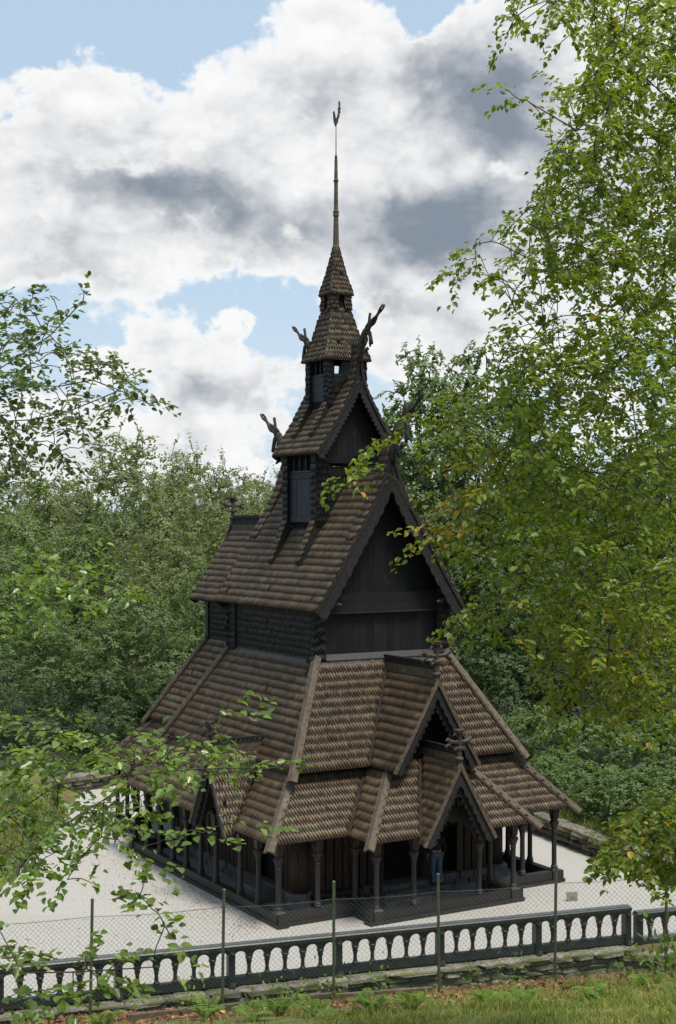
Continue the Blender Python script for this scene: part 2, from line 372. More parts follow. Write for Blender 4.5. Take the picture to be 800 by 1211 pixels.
def hip(parent, p, q, wd=.24, th=.07, name='hip_board', mat='board', ext=.28):
    P, Q = Vector(L(*p)), Vector(L(*q)); dd = (Q - P).normalized(); P = P - dd * ext
    up = Vector((0, 0, 1)); sd = dd.cross(up).normalized(); u = sd.cross(dd)
    # two boards meeting along the hip like a shallow roof
    mb = MB(); o = u * .035
    for s in (1, -1):
        mb.hexa([P + o + u * .05 + sd * (.0 * s), P + o + sd * (s * wd * .62) - u * .06, Q + o + sd * (s * wd * .62) - u * .06, Q + o + u * .05,
                 P + o + u * (.05 + th), P + o + sd * (s * wd * .62) - u * (.06 - th), Q + o + sd * (s * wd * .62) - u * (.06 - th), Q + o + u * (.05 + th)])
    return mb.build(name, mat, parent)

# ---- gallery roof (lowest tier)
Z1, S1 = 2.36, 1.13
gal = part('gallery_roof')
zt = 4.3; o1 = (zt - Z1) / S1
lf = [((-5.28, 3.14, Z1), (-5.28, 5.55, Z1), (-5.28 + o1, 2.04, zt), (-5.28 + o1, 5.55 - o1, zt)),
      ((-5.28, -5.7, Z1), (-5.28, .82, Z1), (-5.28 + o1, -5.7 + o1, zt), (-5.28 + o1, 1.92, zt))]
shingled(gal, lf)
ff = ((-5.28, 5.55, Z1), (-2.81, 5.55, Z1), (-5.28 + o1, 5.55 - o1, zt), (-1.05, 5.55 - o1, zt))
shingled(gal, [ff, mir(ff)])
zb = 4.2; ob = (zb - Z1) / S1; ab = -2.81 + (zb - Z1) / 1.1
bf = ((-2.81, 6.75, Z1), (-1.16, 6.75, Z1), (ab, 6.75 - ob, zb), (-.11, 6.75 - ob, zb))
bs = ((-2.81, 5.55, Z1), (-2.81, 6.75, Z1), (ab, 5.55 - ob, zb), (ab, 6.75 - ob, zb))
shingled(gal, [bf, mir(bf)]); shingled(gal, [bs, mir(bs)])
shingled(gal, [((5.28, -5.7, Z1), (5.28, 5.55, Z1), (5.28 - o1, -5.7 + o1, zt), (5.28 - o1, 5.55 - o1, zt))])
bk = ((-5.28, -5.7, Z1), (-4.3, -5.7, Z1), (-5.28 + o1, -5.7 + o1, zt), (-4.3 + o1, -5.7 + o1, zt))
cl = ((-4.3, -9.7, Z1), (-4.3, -5.7, Z1), (-4.3 + o1, -9.7 + o1, zt), (-4.3 + o1, -5.7 + o1, zt))
shingled(gal, [bk, mir(bk), cl, mir(cl), ((-4.3, -9.7, Z1), (4.3, -9.7, Z1), (-4.3 + o1, -9.7 + o1, zt), (4.3 - o1, -9.7 + o1, zt))])
for s in (-1, 1):
    hip(gal, (s * 5.28, 5.55, Z1), (s * (5.28 - o1 * .84), 5.55 - o1 * .84, Z1 + (zt - Z1) * .84))
    hip(gal, (s * 2.81, 6.75, Z1), (s * -ab, 6.75 - ob, zb))
    hip(gal, (s * 5.28, -5.7, Z1), (s * (5.28 - o1), -5.7 + o1, zt)); hip(gal, (s * 4.3, -9.7, Z1), (s * (4.3 - o1), -9.7 + o1, zt))
# ---- aisle roof (second tier)
Z2, S2 = 4.065, 1.8; z3 = 7.01; o2 = (z3 - Z2) / S2
ais = part('aisle_roof')
shingled(ais, [((-4.04, -4.6, Z2), (-4.04, 4.56, Z2), (-4.04 + o2, -4.6 + o2, z3), (-4.04 + o2, 4.56 - o2, z3))])
oa = (6.68 - Z2) / S2
ff = ((-4.04, 4.56, Z2), (-1.52, 4.56, Z2), (-4.04 + oa, 4.56 - oa, 6.68), (0, 4.56 - oa, 6.68))
shingled(ais, [ff, mir(ff), ((-4.04 + oa, 4.56 - oa, 6.68), (4.04 - oa, 4.56 - oa, 6.68), (-4.04 + o2, 4.56 - o2, z3), (4.04 - o2, 4.56 - o2, z3))])
shingled(ais, [((4.04, -4.6, Z2), (4.04, 4.56, Z2), (4.04 - o2, -4.6 + o2, z3), (4.04 - o2, 4.56 - o2, z3))])
bk = ((-4.04, -4.6, Z2), (-3.06, -4.6, Z2), (-4.04 + o2, -4.6 + o2, z3), (-3.06 + o2, -4.6 + o2, z3))
cl = ((-3.06, -8.43, Z2), (-3.06, -4.6, Z2), (-3.06 + o2, -8.43 + o2, z3), (-3.06 + o2, -4.6 + o2, z3))
shingled(ais, [bk, mir(bk), cl, mir(cl), ((-3.06, -8.43, Z2), (3.06, -8.43, Z2), (-3.06 + o2, -8.43 + o2, z3), (3.06 - o2, -8.43 + o2, z3))])
for s in (-1, 1):
    hip(ais, (s * 4.04, 4.56, Z2), (s * (4.04 - o2 - .08), 4.56 - o2 - .08, z3 + .14)); hip(ais, (s * 4.04, -4.6, Z2), (s * (4.04 - o2), -4.6 + o2, z3))
    hip(ais, (s * 3.06, -8.43, Z2), (s * (3.06 - o2), -8.43 + o2, z3))
def valley(parent, p, q):
    mb = MB(); mb.bar(L(*p), L(*q), .09, .05, drop=-.03); mb.build('valley_board', 'sheath', parent)
for s in (-1, 1):
    valley(gal, (s * 2.81, 5.55, Z1), (s * -ab, 5.55 - ob, zb)); valley(ais, (s * 1.52, 4.56, Z2), (0, 4.56 - oa, 6.68)); valley(gal, (s * 1.16, 6.75, Z1), (s * .11, 6.75 - ob, zb))
# dark boarding that closes the steps between the tiers
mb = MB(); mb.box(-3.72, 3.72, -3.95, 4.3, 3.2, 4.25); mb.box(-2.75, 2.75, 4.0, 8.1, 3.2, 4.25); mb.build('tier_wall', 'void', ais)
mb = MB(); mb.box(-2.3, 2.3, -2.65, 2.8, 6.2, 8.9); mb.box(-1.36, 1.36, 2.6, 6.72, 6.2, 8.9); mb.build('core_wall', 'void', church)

# ---- carved helpers
def frame(o, ux, uy): o, ux, uy = Vector(o), Vector(ux), Vector(uy); return lambda x, y: tuple(o + ux * x + uy * y)
def cross_finial(parent, p, face, hgt_=.85):
    # carved cross: post with mouldings, cupped arms with curled leaf ends
    g = Vector(L(*p)); ux = Vector(L(*face)).normalized()
    mb = MB(); s = hgt_ / .85
    mb.lathe(g - Vector((0, 0, .25)), [(.10 * s, 0), (.10 * s, .22), (.13 * s, .25), (.13 * s, .30), (.075 * s, .34), (.075 * s, .5 * s), (.11 * s, .54 * s), (.11 * s, .6 * s), (.07 * s, .63 * s), (.07 * s, .98 * s), (.13 * s, 1.02 * s), (.15 * s, 1.1 * s), (.05 * s, 1.12 * s)], 8)
    for sg in (1, -1):
        w_ = lambda x_, z_: g + ux * (sg * x_ * s) + Vector((0, 0, z_ * s))
        mb.tube([w_(0, .50), w_(.16, .50), w_(.30, .52), w_(.40, .60), w_(.46, .56)], [.065 * s, .055 * s, .075 * s, .06 * s, .03 * s], 6)
        mb.tube([w_(.28, .50), w_(.38, .44), w_(.46, .40), w_(.42, .34)], [.05 * s, .05 * s, .045 * s, .025 * s], 6)
        mb.tube([w_(.04, .66), w_(.16, .74), w_(.20, .68)], [.05 * s, .045 * s, .025 * s], 6); mb.tube([w_(.04, .34), w_(.17, .28), w_(.20, .36)], [.05 * s, .045 * s, .025 * s], 6)
    return mb.build('cross_finial', 'dragon', parent)
def cresting(parent, p, q, h=.42, th=.09, pitch=.16):
    # ridge board with a plain lower plank and a pierced, toothed upper edge
    P, Q = Vector(L(*p)), Vector(L(*q)); e = Q - P; le = e.length; u = e / le; nrm = Vector((-u.y, u.x, 0)).normalized()
    b = MB(); b.plate([P - nrm * (th / 2), Q - nrm * (th / 2), Q - nrm * (th / 2) + Vector((0, 0, h * .52)), P - nrm * (th / 2) + Vector((0, 0, h * .52))], nrm * th)
    o = b.build('ridge_board', 'board', parent)
    c = MB(); k = max(2, int(le / pitch)); 
    for i in range(k):
        x0 = le * i / k; x1 = le * (i + 1) / k; xm = (x0 + x1) / 2; f = frame(P - nrm * .035, u, (0, 0, 1))
        c.plate([f(x0, h * .52), f(x1, h * .52), f(x0 + (x1 - x0) * .62, h * .86), f(x0 + (x1 - x0) * .2, h * .86)], nrm * .07)
    c.bar(P + Vector((0, 0, h * .86)), Q + Vector((0, 0, h * .86)), .10, h * .14)
    c.build('cresting', 'carved', o)
    return o
def barge(parent, prof, ctr, face, depth=.34, th=.07, mat='carved', wavy=.05, name='barge_board', pitch=.21, out=0.):
    # prof: list of (offset from centre, z) from eave to apex; one board each side with a scalloped lower edge
    f = Vector(L(*face)).normalized(); c = Vector(L(*ctr)); sd = Vector((-f.y, f.x, 0))
    pr = np.array(prof, float); seg = np.hypot(*np.diff(pr, axis=0).T); s = np.concatenate([[0], np.cumsum(seg)])
    m = max(14, int(s[-1] / pitch * 6)); tt = np.linspace(0, s[-1], m); X = np.interp(tt, s, pr[:, 0]); Zz = np.interp(tt, s, pr[:, 1])
    dx = np.gradient(X); dz_ = np.gradient(Zz); ln = np.hypot(dx, dz_); nx, nz = dz_ / ln, -dx / ln       # normal pointing down/in
    sign = np.where(nz > 0, -1, 1); nx, nz = nx * sign, nz * sign
    for sg in (1, -1):
        up = []; lo = []
        for i in range(m):
            wv = depth + wavy * (abs(math.sin(math.pi * tt[i] / pitch)) - .5)
            xx = max(X[i] + nx[i] * wv, .0) if i < m - 1 else 0
            up.append((X[i] * sg, Zz[i])); lo.append((max(X[i] - abs(nx[i]) * wv, 0) * sg, Zz[i] - abs(nz[i]) * wv - (.0 if abs(nz[i]) > .3 else wv * .3)))
        mb = MB(); g = frame(c + f * out, sd, (0, 0, 1)); vs = []; fs = []
        for i in range(m):
            for q in (up[i], lo[i]):
                p = Vector(g(*q)); vs += [p, p - f * th]
        for i in range(m - 1):
            a = 4 * i; b2 = a + 4
            fs += [(a, b2, b2 + 2, a + 2), (a + 1, a + 3, b2 + 3, b2 + 1), (a, a + 1, b2 + 1, b2), (a + 2, b2 + 2, b2 + 3, a + 3)]
        fs += [(0, 2, 3, 1), (4 * m - 4, 4 * m - 3, 4 * m - 1, 4 * m - 2)]
        mb.add(vs, fs); mb.build(name, mat, parent)
def gable_porch(name, axis, ctr_s, d_front, half, zlo, zap, d_back, wall_d, fin=.85, board_h=.42):
    # projecting gable; axis 'b' = ridge runs towards the entrance side, 'l' = towards the long side (-a)
    pt = part(name)
    P = (lambda s, d2, z: (ctr_s + s, d2, z)) if axis == 'b' else (lambda s, d2, z: (-d2, ctr_s + s, z))
    face = (0, 1, 0) if axis == 'b' else (-1, 0, 0); side = (1, 0, 0) if axis == 'b' else (0, 1, 0)
    slope = (zap - zlo) / half
    for sg in (-1, 1):
        zl = d_back[1]
        A = P(sg * half, d_back[0], zlo); B = P(sg * half, d_front, zlo); C = P(0, d_back[2], zap); D2 = P(0, d_front, zap)
        shingled(pt, [(A, B, C, D2)], back=.06)
    cresting(pt, P(0, d_back[2] - .1, zap + .0), P(0, d_front - .12, zap + .0), board_h)
    cross_finial(pt, P(0, d_front - .08, zap + .1), side, fin)
    prof = [(half + .02, zlo - .03), (half * .5, (zlo + zap) / 2), (.0, zap + .02)]
    c = P(0, d_front, 0); barge(pt, prof, c, face, .10, .05, 'board', 0., 'verge_board', out=.03)
    barge(pt, [(half - .03, zlo - .02), (half * .5, (zlo + zap) / 2 - .03), (0, zap - .05)], c, face, .27, .07, 'carved', .05, pitch=.30, out=-.02)
    barge(pt, [(half - .22, zlo + .0), (half * .45, (zlo + zap) / 2 - .18), (0, zap - .36)], c, face, .26, .05, 'carved', .08, 'carved_fringe', pitch=.21, out=-.13)
    # recessed dark boarding
    mb = MB(); w1 = P(0, wall_d, 0); f = Vector(L(*face)); sd = Vector(L(*side))
    g = frame(Vector(L(*w1)), sd, (0, 0, 1)); zb_ = d_back[1]
    hw_ = (zap - zb_ - .15) / slope
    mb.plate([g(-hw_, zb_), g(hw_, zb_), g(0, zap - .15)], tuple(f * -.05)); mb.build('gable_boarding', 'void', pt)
    return pt
pg = gable_porch('entrance_gable', 'b', 0., 7.05, 1.25, 2.2, 4.39, (6.75, 3.9, 5.1), 5.5)
ug = gable_porch('upper_gable', 'b', 0., 5.9, 1.51, 4.09, 6.68, (4.56, 4.3, 3.1), 5.0, .95, .48)
sg_ = gable_porch('side_gable', 'l', 1.98, 5.55, 1.25, 2.2, 4.40, (5.2, 3.6, 3.75), 4.5)

# ---- clerestory walls of nave and chancel
nw = part('nave_wall'); zc0, zc1 = 6.75, 8.95
ow = lambda *p: p
shingled(nw, [((-2.36, -2.55, zc0), (-2.36, 2.5, zc0), (-2.36, -2.55, zc1), (-2.36, 2.5, zc1), (-1, 0, 0)), ((2.36, -2.55, zc0), (2.36, 2.5, zc0), (2.36, -2.55, zc1), (2.36, 2.5, zc1), (1, 0, 0))], 'tar', row=.2, w=.1, t=.026, tip=.5)
for sa in (-1, 1):
    for (b0, b1) in ((2.45, 2.9), (-2.9, -2.5)):
        fc = []
        a0, a1 = sa * 2.44, sa * 2.02
        fc.append(((a0, b0, zc0), (a0, b1, zc0), (a0, b0, 8.95), (a0, b1, 8.95), (sa, 0, 0)))
        bo = b1 if b0 > 0 else b0
        fc.append(((a0, bo, zc0), (a1, bo, zc0), (a0, bo, 8.95), (a1, bo, 9.3), (0, 1 if b0 > 0 else -1, 0)))
        shingled(nw, fc, 'tar', 'corner_shingles', row=.2, w=.105, t=.026, tip=.3)
        mb = MB(); mb.box(*sorted((a1, a0 * .985)), *sorted((-b0 * .985, -b1 * .985)), 6.6, 8.88); mb.build('corner_post', 'tar', nw)
# gable planks
def roofz(a): return 8.57 + 1.551 * (2.69 - abs(a))
for i in range(16):
    a0 = -2.02 + 4.04 * i / 16; a1 = -2.02 + 4.04 * (i + 1) / 16 - .005; b0 = 2.74 + random.uniform(-.007, .007)
    mb = MB(); mb.plate([L(a0, b0, 7.1), L(a1, b0, 7.1), L(a1, b0, 8.52), L(a0, b0, 8.52)], L(0, -.06, 0)); mb.build('plank', 'tarplank', nw)
    z0, z1 = min(roofz(a0), 12.3) - .18, min(roofz(a1), 12.3) - .18
    mb = MB(); mb.plate([L(a0, b0 + .01, 9.04), L(a1, b0 + .01, 9.04), L(a1, b0 + .01, z1), L(a0, b0 + .01, z0)], L(0, -.06, 0)); mb.build('plank', 'tarplank', nw)
mb = MB(); mb.box(-2.03, 2.03, -2.86, -2.7, 8.5, 8.78); mb.build('tie_beam', 'tarplank', nw)
mb = MB(); mb.box(-2.03, 2.03, -2.85, -2.7, 8.785, 9.06); mb.build('tie_beam', 'tarplank', nw)
mb = MB(); mb.box(-2.05, 2.05, -2.91, -2.7, 8.44, 8.498); mb.build('moulding', 'carved', nw)
mb = MB(); mb.hexa([L(-2.02, 2.93, 6.98), L(2.02, 2.93, 6.98), L(2.02, 2.72, 7.02), L(-2.02, 2.72, 7.02), L(-2.02, 2.93, 7.05), L(2.02, 2.93, 7.05), L(2.02, 2.77, 7.22), L(-2.02, 2.77, 7.22)]); mb.build('wall_sill', 'column', nw)
for s in (-1, 1):       # small carved beam ends above the corner posts
    mb = MB(); mb.tube([L(s * 2.2, 2.8, 8.72), L(s * 2.05, 3.1, 8.70), L(s * 1.9, 3.25, 8.78), L(s * 1.72, 3.3, 8.74)], [.07, .075, .06, .03], 6)
    mb.tube([L(s * 1.98, 3.18, 8.74), L(s * 2.05, 3.3, 8.86), L(s * 2.0, 3.36, 8.9)], [.04, .035, .02], 5); mb.build('beam_end_carving', 'dragon', nw)
cw = part('chancel_wall')
shingled(cw, [((-1.42, -6.8, 6.75), (-1.42, -2.9, 6.75), (-1.42, -6.8, 8.9), (-1.42, -2.9, 8.9), (-1, 0, 0)), ((1.42, -6.8, 6.75), (1.42, -2.9, 6.75), (1.42, -6.8, 8.9), (1.42, -2.9, 8.9), (1, 0, 0)),
              ((-1.42, -6.8, 6.75), (1.42, -6.8, 6.75), (-1.42, -6.8, 8.9), (1.42, -6.8, 8.9), (0, -1, 0))], 'tar', row=.2, w=.1, t=.026, tip=.5)
for s in (-1, 1):
    mb = MB(); mb.box(*sorted((s * 1.3, s * 1.5)), 6.65, 6.88, 6.75, 8.9); mb.build('corner_post', 'tar', cw)

# ---- nave roof
nr = part('nave_roof'); zr = 12.72
for s in (-1, 1):
    shingled(nr, [((s * 2.69, -3.55, 8.57), (s * 2.69, 3.43, 8.57), (s * .02, -3.55, zr), (s * .02, 3.43, zr))], back=.09)
def strip_rows(prof, s, b0, b1, row):
    pr = np.array(prof, float); sl_ = np.concatenate([[0], np.cumsum(np.hypot(*np.diff(pr, axis=0).T))]); k = int(sl_[-1] / row); rows = []
    tt = np.linspace(0, sl_[-1], k + 1); X = np.interp(tt, sl_, pr[:, 0]); Zz = np.interp(tt, sl_, pr[:, 1])
    for i in range(k):
        up = np.array([(X[i + 1] - X[i]) * s, 0, Zz[i + 1] - Zz[i]]); up /= np.linalg.norm(up); n = np.array([up[2] * s, 0, -up[0] * s])
        if n[0] * s < 0: n = -n
        rows.append((npv((X[i] * s, b0, Zz[i])), npv((X[i] * s, b1, Zz[i])), up, n))
    return rows, np.stack([X, Zz], 1)
def flare(parent, prof, b0, b1, row=.25, w=.115, base=None):
    # raised end strip of the roof that sweeps up to the dragon head
    sh = []; mb = MB()
    for s in (-1, 1):
        rows, P = strip_rows(prof, s, b0, b1, row); sh.append(shingle_rows(rows, w, row * 1.35, .045, .3))
        pl = [(s * x, z) for x, z in P]; lo = [(s * max(x - .10, 0), z - .14) for x, z in P]
        for i in range(len(P) - 1):
            (x0, z0), (x1, z1) = pl[i], pl[i + 1]; (u0, v0), (u1, v1) = lo[i], lo[i + 1]
            mb.hexa([L(u0, b0, v0), L(x0, b0, z0), L(x0, b1, z0), L(u0, b1, v0), L(u1, b0, v1), L(x1, b0, z1), L(x1, b1, z1), L(u1, b1, v1)])
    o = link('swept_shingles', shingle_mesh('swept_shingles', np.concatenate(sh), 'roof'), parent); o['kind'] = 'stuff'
    mb.build('swept_verge', 'sheath', parent)
nprof = [(1.38, 10.70), (1.0, 11.28), (.75, 11.70), (.49, 12.18), (.35, 12.52), (.22, 12.88), (.12, 13.25), (.07, 13.8)]
for (b0, b1) in ((2.92, 3.40), (-3.52, -3.04)): flare(nr, nprof, b0, b1)
full = [(2.70, 8.55), (1.9, 9.78), (1.38, 10.66), (1.0, 11.26), (.75, 11.68), (.49, 12.16), (.35, 12.5), (.22, 12.86), (.12, 13.2), (.05, 13.6), (0, 13.8)]
for b, fc in ((3.43, (0, 1, 0)), (-3.55, (0, -1, 0))):
    barge(nr, full, (0, b, 0), fc, .10, .06, 'carved', 0, 'verge_board', out=.03)
    barge(nr, [(x - .03, z - .04) for x, z in full[:-3]] + [(0, 13.0)], (0, b, 0), fc, .38, .07, 'carved', .05, pitch=.36, out=-.01)
    mb = MB(); mb.plate([L(-.2, b - .02 * fc[1], 12.35), L(.2, b - .02 * fc[1], 12.35), L(.06, b - .02 * fc[1], 13.5), L(-.06, b - .02 * fc[1], 13.5)], L(0, -.25 * fc[1], 0)); mb.build('apex_block', 'carved', nr)
cresting(nr, (0, 1.15, zr - .12), (0, 2.95, zr - .12), .72, .12, .2); cresting(nr, (0, -3.05, zr - .12), (0, -1.15, zr - .12), .72, .12, .2)
def dragon(parent, p, fwd, s=1., name='dragon_head'):
    # carved open-mouthed dragon: arched neck, ear, long pierced snout, hanging jaw; fwd = horizontal direction it looks
    g = Vector(L(*p)); f = Vector(L(*fwd)).normalized(); sd = Vector((-f.y, f.x, 0)); z = Vector((0, 0, 1))
    q = lambda x, y, k=0.: g + f * (x * s) + z * (y * s) + sd * (k * s)
    mb = MB(); fl = tuple(sd)
    def tb(pts, rad, n=7): mb.tube([q(*t_) for t_ in pts], [(r_ * .8 * s, r_ * 1.35 * s) for r_ in rad], n, fl)
    tb([(-.10, -.55), (-.06, -.2), (.06, .14), (.26, .38), (.50, .50)], [.12, .12, .115, .10, .08])           # neck
    tb([(.40, .50), (.54, .66), (.55, .82), (.60, .96)], [.09, .06, .045, .05])                                # ear
    for k in (-.03, .03):                                                                                        # twisted snout
        pts = []; rr = []
        for i in range(13):
            u = i / 12; wv = .055 * math.sin(u * 12.5 + (0 if k > 0 else math.pi)) * (1 - .6 * u); cx, cy = .42 + 1.0 * u, .42 + .70 * u
            pts.append((cx - wv * .7, cy + wv * .7, k)); rr.append(.062 * (1 - .55 * u))
        tb(pts, rr, 5)
    tb([(.40, .42), (.56, .30), (.64, .10), (.70, -.04)], [.08, .07, .06, .05]); tb([(.60, .14), (.58, 0), (.60, -.12)], [.05, .04, .03], 5)   # jaw
    tb([(.30, .30), (.40, .12), (.30, 0), (.18, -.06), (.12, -.12)], [.06, .05, .045, .05, .03], 5)                                         # beard curl
    tb([(.10, -.22), (.30, -.24), (.42, -.14), (.50, -.20)], [.06, .045, .04, .03], 5); tb([(.28, -.24), (.40, -.36), (.48, -.38)], [.05, .04, .03], 5)
    return mb.build(name, 'dragon', parent, True)
dragon(nr, (0, 3.5, 13.75), (0, 1, 0), 1.15); dragon(nr, (0, -3.62, 13.75), (0, -1, 0), 1.2)
# ---- chancel roof
cr = part('chancel_roof')
for s in (-1, 1):
    shingled(cr, [((s * 1.75, -7.7, 8.42), (s * 1.75, -3.2, 8.42), (s * .02, -7.7, 10.92), (s * .02, -3.2, 10.92))], back=.09)
cresting(cr, (0, -7.65, 10.75), (0, -3.3, 10.75), .72, .12, .2); cross_finial(cr, (0, -7.66, 11.35), (1, 0, 0), .8)
cpf = [(1.76, 8.40), (.9, 9.63), (.3, 10.6), (.1, 11.15), (0, 11.4)]
barge(cr, cpf, (0, -7.7, 0), (0, -1, 0), .3, .06, 'carved', .06, out=.02)

# ---- turret on the nave ridge
tu = part('turret')
def turret(parent, ha, hb, zb, ztop, pan, rib, fl, roof_at):
    pw, pd = pan['pillar'], .10
    # outer skin: pillars clad in scales, recessed panels between
    for sa in (-1, 1):
        for sb in (-1, 1):
            b1 = sb * hb; b0 = sb * (hb - pw); a0 = sa * ha
            fc = [((a0, min(b0, b1), zb), (a0, max(b0, b1), zb), (a0, min(b0, b1), ztop), (a0, max(b0, b1), ztop), (sa, 0, 0))]
            # return faces towards the gable sides follow the roof below
            ai = sa * (ha - pan['ret'])
            fc.append(((a0, b1, zb - .12), (ai, b1, zb - .12), (a0, b1, ztop), (ai, b1, ztop), (0, sb, 0)))
            shingled(parent, fc, 'tar', 'corner_shingles', row=pan['row'], w=.1, t=.03, tip=.25)
            mb = MB(); mb.box(*sorted((a0 * .985, sa * (ha - .2))), *sorted((-b0, -b1 * .985)), zb - .1, ztop); mb.build('corner_post', 'tar', parent)
            # buttress rib running down onto the roof
            (ra, rz) = rib; bm_ = sb * (hb - pw * .55); hw_ = pw * .46
            pts = [(ha + .02, zb + .02), (ra, rz), (ra - .05, rz - .10), (ha - .2, zb - .25)]
            mb = MB(); mb.plate([L(sa * x, bm_ - hw_ * .9, z_) for x, z_ in pts], L(0, hw_ * 1.8, 0)); mb.build('buttress_rib', 'tar', parent)
            rows, qd, n = face_rows((sa * ra, bm_ - hw_, rz), (sa * ra, bm_ + hw_, rz), (sa * (ha + .02), bm_ - hw_, zb + .02), (sa * (ha + .02), bm_ + hw_, zb + .02), row=pan['row'])
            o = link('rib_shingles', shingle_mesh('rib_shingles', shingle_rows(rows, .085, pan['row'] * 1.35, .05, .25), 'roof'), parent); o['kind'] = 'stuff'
        # recessed panel and colonnettes on the long sides
        y0, y1 = -(hb - pw), hb - pw; ax = sa * (ha - pd)
        for i, (z0, z1) in enumerate(pan['boards']):
            nv_ = 4 if z1 - z0 > .5 else 1
            for k in range(nv_):
                yy0 = y0 + (y1 - y0) * k / nv_ + .006; yy1 = y0 + (y1 - y0) * (k + 1) / nv_ - .006; of = random.uniform(0, .012) - (.03 if nv_ > 1 else 0)
                mb = MB(); mb.box(*sorted((ax + sa * of, ax - sa * .05)), yy0, yy1, z0 + .008, z1); mb.build('panel_board', 'bluepanel', parent)
        mb = MB(); mb.box(*sorted((ax + sa * .03, ax - sa * .06)), y0, y1, pan['boards'][-1][1] + .002, pan['boards'][-1][1] + .06); mb.build('panel_rail', 'tar', parent)
        nb = pan['cols']; z0, z1 = pan['boards'][-1][1] + .06, ztop
        for i in range(nb):
            y = y0 + (y1 - y0) * (i + .5) / nb; hh = z1 - z0
            mb = MB(); mb.lathe((ax - sa * .05, y, z0), [(.05, 0), (.05, hh * .08), (.028, hh * .14), (.045, hh * .42), (.03, hh * .62), (.05, hh * .72), (.035, hh * .8), (.06, hh * .92), (.06, hh)], 7); mb.build('colonnette', 'column', parent)
PT = dict(pillar=.30, ret=.46, rise=.55, row=.215, boards=[(11.22, 11.42), (11.42, 12.62), (12.62, 12.82)], cols=4)
turret(tu, 1.37, 1.10, 11.25, 13.5, PT, (1.95, 9.95), None, None)
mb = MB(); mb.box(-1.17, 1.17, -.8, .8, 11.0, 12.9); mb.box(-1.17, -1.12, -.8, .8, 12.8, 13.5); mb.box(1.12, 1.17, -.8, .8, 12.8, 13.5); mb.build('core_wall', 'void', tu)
for sb in (1, -1):          # gable-side walls, each with one narrow see-through slit
    for i in range(9):
        z0 = 11.3 + i * .2; mb = MB(); mb.box(-.95, .95, *sorted((-sb * 1.0, -sb * (1.04 + .02 * (i % 2)))), z0, min(z0 + .195, 13.0)); mb.build('clapboard', 'tarplank', tu)
    h0, h1 = (-.78, -.42) if sb > 0 else (.40, .98)
    for (x0, x1) in ((-.98, h0), (h1, .98)):
        if x1 - x0 > .02: mb = MB(); mb.box(x0, x1, *sorted((-sb * 1.0, -sb * 1.05)), 12.9, 13.14); mb.build('slit_board', 'tarplank', tu)
    for i in range(10):
        a0 = -.95 + 1.9 * i / 10; a1 = a0 + .182; z1 = 13.4 + 1.5 * (1.567 - max(abs(a0), abs(a1))) - .2
        mb = MB(); mb.box(a0, a1, *sorted((-sb * 1.0, -sb * 1.05)), 13.12, z1); mb.build('plank', 'tarplank', tu)
    mb = MB(); mb.box(-1.05, 1.05, *sorted((-sb * .98, -sb * 1.12)), 13.1, 13.28); mb.build('tie_beam', 'tarplank', tu)
tr = part('turret_roof')
for s in (-1, 1):
    shingled(tr, [((s * 1.567, -1.5, 13.4), (s * 1.567, 1.5, 13.4), (s * .02, -1.5, 15.72), (s * .02, 1.5, 15.72))], back=.07, row=.24, w=.1)
tprof = [(.80, 14.60), (.5, 15.10), (.32, 15.45), (.20, 15.75), (.12, 16.1), (.07, 16.55), (.05, 17.0)]
tfull = [(1.575, 13.38), (1.1, 14.08), (.80, 14.56), (.5, 15.06), (.32, 15.41), (.20, 15.71), (.12, 16.06), (.05, 16.5), (0, 16.9)]
for (b0, b1) in ((1.12, 1.48), (-1.48, -1.12)): flare(tr, tprof, b0, b1, .21, .09)
for b, fc in ((1.5, (0, 1, 0)), (-1.5, (0, -1, 0))):
    barge(tr, tfull, (0, b, 0), fc, .08, .05, 'carved', 0, 'verge_board', out=.03)
    barge(tr, [(x - .03, z_ - .04) for x, z_ in tfull[:-3]] + [(0, 15.95)], (0, b, 0), fc, .24, .05, 'carved', .09, pitch=.16, out=-.01)
    mb = MB(); mb.plate([L(-.14, b - .02 * fc[1], 15.4), L(.14, b - .02 * fc[1], 15.4), L(.05, b - .02 * fc[1], 16.8), L(-.05, b - .02 * fc[1], 16.8)], L(0, -.2 * fc[1], 0)); mb.build('apex_block', 'carved', tr)
    dragon(tr, (0, b + .05 * fc[1], 16.85), fc, .98)
    # ring hooks under the eaves
    for s in (-1, 1):
        c_ = Vector(L(s * 1.45, b * .82, 13.27)); mb = MB(); mb.tube([c_ + Vector((math.cos(t_) * .07, 0, math.sin(t_) * .07)) for t_ in np.linspace(0, 6.28, 13)], .016, 5); mb.build('eave_ring', 'carved', tr)
# ---- belfry
be = part('belfry')
PB = dict(pillar=.26, ret=.18, rise=.42, row=.17, boards=[(15.12, 15.42), (15.42, 15.70), (15.70, 15.94)], cols=3)
turret(be, .72, .72, 15.05, 16.5, PB, (1.28, 14.02), None, None)
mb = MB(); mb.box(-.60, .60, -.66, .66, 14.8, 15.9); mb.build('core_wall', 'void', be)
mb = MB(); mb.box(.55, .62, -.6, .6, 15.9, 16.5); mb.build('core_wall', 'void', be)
mb = MB()                                             # back wall with its small square window
for (a0, a1, z0, z1) in ((-.7, .30, 15.4, 16.5), (.56, .7, 15.4, 16.5), (.30, .56, 15.4, 16.16), (.30, .56, 16.42, 16.5)): mb.box(a0, a1, .62, .67, z0, z1)
mb.build('back_wall', 'tar', be)
for i in range(3): mb = MB(); mb.box(-.46, .46, -.68, -.64, 15.4 + .17 * i, 15.565 + .17 * i); mb.build('clapboard', 'tarplank', be)
